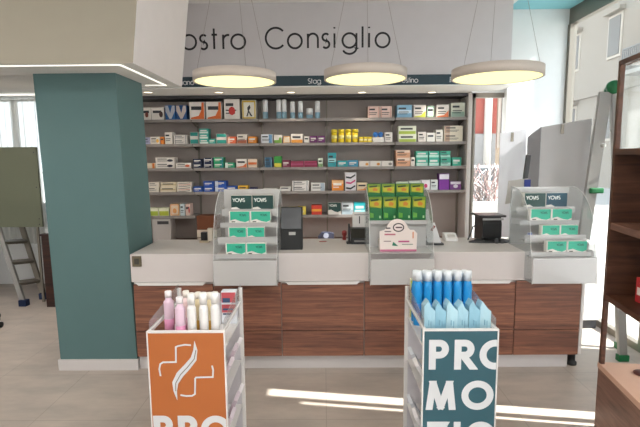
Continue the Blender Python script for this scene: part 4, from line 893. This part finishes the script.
ubox('lower_cabinet', 0, UL, 0, UD, .0, zD-.03, UW); ubox('lower_top', -.003, UL, -.003, UD, zD-.03, zD, M['peach'], 'wooden top with sunlight put into its pinkish colour')  # lower top: sunlight on the wood put into a paler colour
ubox('corner_post', 0, .025, 0, .022, zD, ztop, UK); ubox('corner_post', 0, .025, UD-.022, UD, zD, ztop, UK)
ubox('corner_post', UL-.025, UL, 0, .022, zD, ztop, UK); ubox('corner_post', UL-.025, UL, UD-.022, UD, zD, ztop, UK)
ubox('top_frame', .0, UL, 0, .022, ztop, ztop+.025, UK); ubox('top_frame', .0, UL, UD-.022, UD, ztop, ztop+.025, UK)
ubox('end_rail', 0, .022, .022, UD-.022, ztop, ztop+.025, UK)
ubox('shelf', .025, UL-.025, .001, UD, zC-.03, zC, UK); ubox('shelf', .026, UL-.026, .002, UD-.003, zB1-.035, zB1, UW); ubox('shelf', .025, UL-.025, .001, UD, zA-.03, zA, UK)
ubox('back_panel', .026, UL-.026, UD-.012, UD-.003, zC+.001, zB1-.036, UK); ubox('back_panel', .026, UL-.026, UD-.012, UD-.003, zB1+.001, zA-.031, UK)
ubox('end_panel', .006, .014, .023, UD-.023, zC-.03, zA, UK)
ubox('glass_panel', .008, .012, .023, UD-.023, zA+.001, ztop, M['glassw']); ubox('glass_shelf', .03, UL-.03, .03, UD-.03, ztop-.006, ztop-.001, M['glassw'])
# red packet on the shelf, dark disc in place of a round shadow on the lower top
p = U0+du*.16+dv*.14; m = MB(); m.box(p.x-.04, p.x+.04, p.y-.03, p.y+.03, zC+.001, zC+.13, mat('#b3242a', .4)); m.box(p.x-.0405, p.x-.04, p.y-.02, p.y+.02, zC+.04, zC+.08, mat('#e4d9d0', .4)); tag(m.build('red_pack'), 'red pack at the far end of the walnut display cabinet shelf', 'box')
p = U0+du*.13+dv*.16; m = MB(); m.lathe([(.035, 0), (.04, .006), (.035, .012), (.012, .014)], (p.x, p.y, zD+.001), mat('#5a2c24', .5), 20); tag(m.build('round_shadow_disc'), 'brown disc standing in for a round shadow on the cabinet top', 'disc')  # disc models a round shadow as a dark solid

# ------------------------------------------------------------------ aluminium ladder by the window
LG = M['alu']
def rail(name, t, p, q, w=.05, d=.022, mt=LG): mb = MB(); mb.beam(p, q, w, d, mt, Vector((0, 1, 0))); return mb.build(name, t)
sepv = Vector((.13, .23, 0))
top1 = Vector((2.24, 3.70, 2.08)); top2 = top1+sepv
fa1 = Vector((2.075, 3.79, .03)); fa2 = fa1+sepv*.95
fb1 = Vector((2.32, 3.46, .03)); fb2 = fb1+sepv
t = thing('folding_ladder', (2.2, 3.85, 0), 'tall aluminium folding ladder with green joints standing against the shop window', 'ladder')
for p, q in ((fa1, top1), (fa2, top2)): rail('side_rail', t, p, q-Vector((.045, 0, 0)), .088, .03)
for p, q in ((fb1, top1), (fb2, top2)): rail('side_rail', t, p, q+Vector((.03, 0, 0)), .06, .03)
for (p1, q1, p2, q2) in ((fa1, top1, fa2, top2), (fb1, top1, fb2, top2)):
    for k in range(1, 7):
        f = k/7.0; a, b = p1.lerp(q1, f), p2.lerp(q2, f); mb = MB(); mb.tube([a+Vector((0, .012, 0)), b-Vector((0, .012, 0))], .013, LG, 10); mb.build('rung', t)
for p in (top1, top2):
    mb = MB(); mb.lathe([(.0, -.025), (.05, -.022), (.052, 0), (.05, .022), (0, .025)], p+Vector((.01, -.012 if p is top1 else 0, .035)), M['green'], 24, axis='Y'); o = mb.build('hinge', t); o['label'] = 'green hinge'
for f in (.42, .80):
    for p, q in ((fa1, top1),):
        c = p.lerp(q, f)-Vector((0, .018, 0)); mb = MB(); mb.lathe([(0, -.012), (.016, -.01), (.018, .004)], c, mat('#d5d2cc', .3, .6), 14, axis='Y'); mb.build('bolt', t)
c = fa1.lerp(top1, .625); mb = MB(); mb.box(c.x-.05, c.x+.06, c.y-.035, c.y-.013, c.z-.022, c.z+.022, M['green'], .01); o = mb.build('green_latch', t)
for p in (fa1, fa2, fb1, fb2):
    mb = MB(); mb.box(p.x-.04, p.x+.04, p.y-.025, p.y+.025, 0, .05, M['green'], .004); mb.build('rubber_foot', t)

# ------------------------------------------------------------------ folding screens behind the counter, white low cabinet
t = thing('partition_screen', (2.0, 4.2, 0), 'grey and white folding partition screen behind the window-end dispenser', 'screen')
def scr(name, x0p, x1p, yt0, yt1, Y0, Y1, mt):
    a, b = P(x0p, yt0, Y=Y0), P(x1p, yt1, Y=Y1)
    n = Vector((b.y-a.y, -(b.x-a.x), 0)).normalized()*.012
    mb = MB(); A = [Vector((a.x, Y0, .0)), Vector((b.x, Y1, .0)), Vector((b.x, Y1, b.z)), Vector((a.x, Y0, a.z))]
    F = [mb.bm.verts.new(v) for v in A]; B = [mb.bm.verts.new(v-n) for v in A]
    fs = [mb.bm.faces.new(F), mb.bm.faces.new(B[::-1])]+[mb.bm.faces.new([F[i], B[i], B[(i+1) % 4], F[(i+1) % 4]]) for i in range(4)]
    for f in fs: f.material_index = mb.mi(mt)
    return mb.build(name, t)
scr('white_leaf', 500.5, 527, 133, 128.5, 4.3, 4.28, mat('#ececf2', .5)); scr('grey_leaf', 527.5, 541, 137, 127, 4.28, 4.12, mat('#96969a', .5)); scr('light_grey_leaf', 541.6, 592, 127, 118.5, 4.12, 4.02, mat('#c6c3c4', .5))
for x, y, Y in ((512, 136, 4.27), (562, 128, 4.05)):
    q = P(x, y, Y=Y); mb = MB(); mb.box(q.x-.012, q.x+.012, q.y-.012, q.y-.003, q.z-.05, q.z+.03, M['alud']); mb.build('clip', t)
a, b = P(582, 300, Y=3.93), P(612, 300, Y=3.93)
m = MB(); zt_ = .80
t = thing('low_cabinet', (2.25, 4.1, 0), 'low white cabinet standing below the shop window behind the ladder', 'cabinet')
bx('cabinet_body', t, a.x-.06, XR-.03, 4.12, 4.6, .085, zt_, M['white'], .003); bx('cabinet_base', t, a.x-.05, XR-.04, 4.14, 4.58, 0, .083, M['darkg'])

# ------------------------------------------------------------------ left room
YW = 5.0
q0, q1 = P(0, 147, Y=YW), P(42.5, 227, Y=YW)
t = thing('display_board', ((q0.x+q1.x)/2-.3, YW, q1.z), 'large olive-grey metal board hanging in front of the curtained window', 'board')
x1_ = P(42.5, 227, Y=YW).x; x0_ = -4.3; zt_ = P(20, 147, Y=YW).z
bx('board_face', t, x0_, x1_, YW, YW+.03, q1.z, zt_, M['olive'], .004)
mm = MB()
for z in (zt_-.06, (zt_+q1.z)/2, q1.z+.09, q1.z+.03): mm.lathe([(.006, 0), (.006, -.004), (0, -.005)], (x1_-.03, YW, z), M['darkg'], 10, axis='Y')
mm.build('screws', t)
for xx in (x0_+.3, x1_-.08):
    mm = MB(); mm.box(xx-.012, xx+.012, YW+.031, YW+.05, 0, q1.z+.4, M['alud']); mm.build('support_leg', t)
# sheer curtain
mb = MB(); N = 60; za, zb3 = .55, LWz1+.02; pts = []
cx0, cx1 = LWx0-.1, P(38.5, 120, Y=5.68).x
for i in range(N+1):
    x = cx0+(cx1-cx0)*i/N; pts.append((x, 5.68+.022*math.sin(i*1.25)+.008*math.sin(i*3.1)))
A = [mb.bm.verts.new((x, y, za)) for x, y in pts]; B = [mb.bm.verts.new((x, y, zb3)) for x, y in pts]
for i in range(N):
    f = mb.bm.faces.new([A[i], A[i+1], B[i+1], B[i]]); f.material_index = mb.mi(M['curtain']); f.smooth = True
t = thing('sheer_curtain', ((cx0+cx1)/2, 5.68, zb3), 'white sheer curtain over the window beyond the pillar', 'curtain')
mb.build('curtain_cloth', t)
mm = MB(); mm.tube([(cx0-.05, 5.68, zb3+.012), (cx1+.04, 5.68, zb3+.012)], .009, M['alu'], 8); mm.build('curtain_rail', t)
# wooden cabinet and papers
q0, q1 = P(41, 236, Y=4.85), P(60, 300, Y=4.85)
t = thing('wooden_side_cabinet', ((q0.x+q1.x)/2, 5.0, 0), 'dark brown wooden cabinet half hidden behind the pillar', 'cabinet')
bx('cabinet_body', t, q0.x, -2.35, 4.85, 5.3, 0, q0.z, M['darkwood'], .003); bx('cabinet_top', t, q0.x-.01, -2.34, 4.84, 5.31, q0.z+.001, q0.z+.02, M['darkwood'])
t2 = MB(); t2.box(q0.x+.02, q0.x+.16, 4.9, 5.1, q0.z+.021, q0.z+.07, mat('#dcdedd', .5)); t2.box(q0.x+.03, q0.x+.15, 4.92, 5.08, q0.z+.07, q0.z+.1, mat('#c9cfd2', .5)); tag(t2.build('paper_tray'), 'pale papers lying on the dark wooden cabinet behind the pillar', 'papers')
# step ladder
AL = M['alud']; R1 = P(24, 304, Z=.02); R2 = P(44, 297, Z=.02)
vz = 2.0; T1 = P(-28, 150, Y=R1.y+.35); T2 = P(-2, 150, Y=R2.y+.35)
t = thing('step_ladder', ((R1.x+R2.x)/2, R1.y, 0), 'grey metal step ladder with blue feet standing under the olive-grey board', 'ladder')
for p, q in ((R1, T1), (R2, T2)):
    mb = MB(); mb.beam(p, q, .055, .03, AL if p is R2 else LG, Vector((0, 1, 0))); mb.build('side_rail', t)
for k in range(1, 8):
    a, b = R1.lerp(T1, k/7.6), R2.lerp(T2, k/7.6-.02); mb = MB(); mb.beam(a, b, .03, .07, AL, Vector((0, 1, 0))); mb.build('step', t)
for p, q in ((R1+Vector((-.75, .1, 0)), T1), (R2+Vector((-.75, .1, 0)), T2)):
    mb = MB(); mb.beam(p, q+Vector((-.05, 0, 0)), .04, .025, AL, Vector((0, 1, 0))); mb.build('rear_rail', t)
for p in (R1, R2): mb = MB(); mb.box(p.x-.04, p.x+.045, p.y-.035, p.y+.035, 0, .07, M['navyrub'], .006); o = mb.build('rubber_foot', t)
# black castor stool peeking in at the frame edge
q = P(0, 328, Z=0)
t = thing('office_stool', (q.x-.28, q.y+.0, 0), 'black castor of an office stool peeking in near the step ladder', 'stool')
hub = Vector((q.x-.28, q.y, .09))
for k in range(5):
    an = 2*PI*k/5+.05; e = hub+Vector((math.cos(an)*.27, math.sin(an)*.27, -.01)); mb = MB(); mb.beam(hub, e, .035, .02, M['blackm'], Vector((0, 0, 1))); mb.build('base_arm', t)
    mb = MB(); mb.lathe([(.01, -.022), (.028, -.02), (.028, .02), (.01, .022)], (e.x, e.y, .028), M['blackm'], 18, axis='X'); mb.build('castor', t)
mb = MB(); mb.tube([hub, hub+Vector((0, 0, .35))], .025, M['blackm'], 14); mb.build('gas_column', t)
mb = MB(); mb.lathe([(.17, 0), (.19, .02), (.19, .05), (.17, .075), (0, .08)], hub+Vector((0, 0, .35)), M['blackm'], 28); mb.build('seat', t)

# ------------------------------------------------------------------ street outside
m = MB(); m.box(XR+.12, 60, -40, 70, -.17, -.12, M['pave']); m.box(-40, XR+.12, 5.95, 70, -.17, -.12, M['pave']); m.box(-40, XR+.12, -40, -3.6, -.17, -.12, M['pave'])
o = struct('ground', m)
def facade(name, p0, dirv, L, H, dep, mt, label, wins, ww=1.0, wh=1.9, balc=(), corn=(3.6, 7.4, 11.5)):
    """facade along dirv from p0; wins = (distance, sill height); real wall, windows recessed"""
    p0 = Vector(p0); d = Vector(dirv).normalized(); n = Vector((d.y, -d.x, 0))   # n = towards the viewer side
    if n.dot(Vector((0, 0, 0))-p0) < 0: n = -n
    t = thing(name, p0, label, 'building')
    def bar(nm, s0, s1, e0, e1, z0, z1, m_, par=t):
        mb = MB(); c = [p0+d*s+n*e for s, e in ((s0, e0), (s1, e0), (s1, e1), (s0, e1))]
        mb.prism([(v.x, v.y) for v in c], 'Z', z0, z1, m_); return mb.build(nm, par)
    bar('wall', 0, L, -dep, 0, -.12, H, mt)
    for z in corn: bar('cornice', 0, L, .002, .14, z, z+.16, mt)
    for s, z in wins:
        w = bar('window', s-ww/2-.12, s+ww/2+.12, .002, .05, z-.12, z+wh+.12, mat('#cbbfb0', .8))
        bar('shutter', s-ww/2, s+ww/2, .052, .09, z, z+wh, M['shutter'], w)
        bar('window_hood', s-ww/2-.25, s+ww/2+.25, .002, .3, z+wh+.2, z+wh+.38, mt)
    for s0, s1, z in balc:
        b = bar('balcony', s0, s1, .002, .95, z-.18, z, mat('#b9b2a8', .8))
        mb = MB(); k = s0
        while k <= s1+1e-6:
            c = p0+d*k+n*.9; mb.tube([(c.x, c.y, z), (c.x, c.y, z+.95)], .025, mat('#7b7a7a', .6), 5); k += .14
        e0, e1 = p0+d*s0+n*.9, p0+d*s1+n*.9; mb.tube([(e0.x, e0.y, z+.97), (e1.x, e1.y, z+.97)], .035, mat('#7b7a7a', .6), 6); mb.build('railing', b)
    return t
# across the street, seen through the shopfront
facade('street_building', (14.2, 15, 0), (.04, 1, 0), 16.5, 17, 8, M['facade'], 'pale stone building across the street seen through the shop window',
       [(9.0, 6.5), (13.0, 6.5), (9.0, 2.4), (13.0, 2.4), (5.6, 6.4), (2.6, 6.4), (5.6, 2.4), (2.6, 2.4)], .95, 1.85, [(4.6, 6.7, 5.3)], (4.7, 9.8, 14.2))
rx1 = P(497, 110, Y=16.5).x
rb = facade('street_house', (3.0, 16.5, 0), (1, .0, 0), rx1-3.0, 9, 6, M['red'], 'brick-red house with a pale drainpipe seen through the narrow street window', [(1.2, 2.9)], .5, 1.6, [], (6.2,))
facade('street_house', (rx1+.06, 17.5, 0), (1, .0, 0), 1.5, 10, 4, mat('#bfa98e', .9), 'tan house beside the brick-red one seen through the narrow street window', [(.62, 2.0)], .34, 2.2, [], (6.2,))
a = Vector((P(488.5, 110, Y=16.36).x, 16.36, -.1)); m = MB(); m.tube([a, a+Vector((0, 0, 8))], .13, mat('#c9c3bb', .7), 10); m.build('drainpipe', rb)
m = MB(); m.box(3.05, rx1-.05, 16.37, 16.45, -.12, 2.35, mat('#8f8a86', .9, noise=.08)); o = m.build('stone_base', rb); o['label'] = 'grey stone base'
# planter with a bare shrub outside the narrow window
pc = Vector((P(483, 200, Y=7.6).x, 7.6, -.12))
t = thing('planter', pc, 'white street planter with a bare twiggy shrub outside the narrow window', 'planter')
bx('tub', t, pc.x-.32, pc.x+.32, pc.y-.25, pc.y+.25, -.12, .86, mat('#dedad6', .7), .01)
mb = MB()
for k in range(70):
    p = pc+Vector((random.uniform(-.22, .22), random.uniform(-.15, .15), .97)); pts = [p]; dr = Vector((random.uniform(-.5, .5), random.uniform(-.3, .3), 1)).normalized()
    for j in range(5):
        dr = (dr+Vector((random.uniform(-.6, .6), random.uniform(-.4, .4), random.uniform(-.35, .3)))).normalized(); p = p+dr*.13; pts.append(p)
    mb.tube(pts, .009, mat(['#8f7b74', '#d9d2cd', '#6b5b55', '#b08a86'][k % 4], .7), 4)
mb.build('twigs', t)
# parked pale car outside the narrow window
cx, cy = 4.9, 13.2
t = thing('parked_car', (cx, cy, -.12), 'pale grey parked car in front of the brick-red building', 'car')
mb = MB(); mb.prism([(cx-2.0, .18), (cx+2.0, .18), (cx+2.05, .62), (cx+1.9, .78), (cx+1.1, .86), (cx+.6, 1.28), (cx-1.0, 1.30), (cx-1.6, .9), (cx-2.0, .82)], 'Y', cy, cy+1.65, mat('#c4c2c2', .3)); mb.build('car_body', t)
mb = MB(); mb.prism([(cx+.95, .88), (cx+.54, 1.22), (cx-.15, 1.24), (cx-.15, .88)], 'Y', cy-.006, cy-.001, mat('#3d4448', .15)); mb.prism([(cx-.22, .88), (cx-.22, 1.24), (cx-.95, 1.24), (cx-1.4, .9)], 'Y', cy-.006, cy-.001, mat('#3d4448', .15)); mb.build('side_window', t)
for xx in (cx-1.3, cx+1.25):
    for yy in (cy-.02, cy+1.45):
        mb = MB(); mb.lathe([(.05, 0), (.2, .0), (.31, .03), (.31, .18), (.05, .2)], (xx, yy, .19), M['rubber'], 24, axis='Y'); mb.build('wheel', t)
# building on the sunny side whose bulk narrows the sun that reaches the shop
m = MB(); 

# ------------------------------------------------------------------ sun, sky, added ceiling lamps
E_ = math.radians(37.6)
sd = Vector((-.989*math.cos(E_), .148*math.cos(E_), -math.sin(E_))).normalized()
s = bpy.data.lights.new('sun', 'SUN'); s.energy = 24; s.angle = math.radians(.53); s.color = (1, .96, .9)
so = bpy.data.objects.new('sun', s); C.objects.link(so); so.rotation_euler = sd.to_track_quat('-Z', 'Y').to_euler(); so.location = (6, 0, 8)
w = bpy.data.worlds.new('sky'); bpy.context.scene.world = w; w.use_nodes = True; nt = w.node_tree; bg = nt.nodes['Background']
tc = nt.nodes.new('ShaderNodeTexCoord'); sp = nt.nodes.new('ShaderNodeSeparateXYZ'); nt.links.new(tc.outputs['Generated'], sp.inputs[0])
r = nt.nodes.new('ShaderNodeValToRGB'); nt.links.new(sp.outputs['Z'], r.inputs['Fac'])
r.color_ramp.elements[0].color = (.95, .97, 1, 1); r.color_ramp.elements[1].color = (.62, .8, 1, 1); r.color_ramp.elements[1].position = .8
nt.links.new(r.outputs['Color'], bg.inputs['Color']); bg.inputs['Strength'].default_value = 3.0
def portal(loc, rot, sx, sy):
    l = bpy.data.lights.new('daylight_portal', 'AREA'); l.shape = 'RECTANGLE'; l.size = sx; l.size_y = sy; l.cycles.is_portal = True
    o = bpy.data.objects.new('daylight_portal', l); C.objects.link(o); o.location = loc; o.rotation_euler = rot
portal((XR+.1, (G0+YB)/2, 1.5), (0, math.radians(90), 0), 2.9, YB-G0)
portal((-.07, -3.62, 1.25), (math.radians(-90), 0, PI), 2.3, 2.5)
portal(((LWx0+LWx1)/2, 5.95, (LWz0+LWz1)/2), (math.radians(-90), 0, 0), LWx1-LWx0, LWz1-LWz0)
# unseen ceiling panels added to brighten the sales floor and the side room
for i, (x, y) in enumerate([(-2.6, .6), (0, .9), (1.3, .0), (-1.2, -1.4), (1.0, -1.8), (-3.4, 4.32), (-3.7, 2.2)]):
    t = thing('added_ceiling_panel', (x, y, CEIL), 'unseen square ceiling panel added for fill light, '+['far towards the left wall', 'nearest the counter', 'near the window wall', 'third row over the entrance', 'over the entrance by the window wall', 'in the side room behind the bulkhead', 'along the left wall before the bulkhead'][i], 'ceiling light', 'ceiling panels added for fill light')
    bx('panel_frame', t, x-.31, x+.31, y-.31, y+.31, CEIL-.02, CEIL-.001, M['white']); bx('diffuser', t, x-.28, x+.28, y-.28, y+.28, CEIL-.024, CEIL-.0205, M['panelglow'])
    l = bpy.data.lights.new('added_fill_light', 'AREA'); l.shape = 'SQUARE'; l.size = .55; l.energy = 24; l.color = (1, .97, .93)
    lo = bpy.data.objects.new('added_fill_light', l); C.objects.link(lo); lo.location = (0, 0, -.03); lo.parent = t

sc = bpy.context.scene
sc.view_settings.view_transform = 'Standard'; sc.view_settings.look = 'None'; sc.view_settings.gamma = 1; sc.view_settings.use_curve_mapping = False
sc.view_settings.exposure = 0.1
sc.cycles.max_bounces = 8; sc.cycles.transparent_max_bounces = 16; sc.cycles.use_denoising = True
try: sc.cycles.sample_clamp_indirect = 8
except Exception: pass
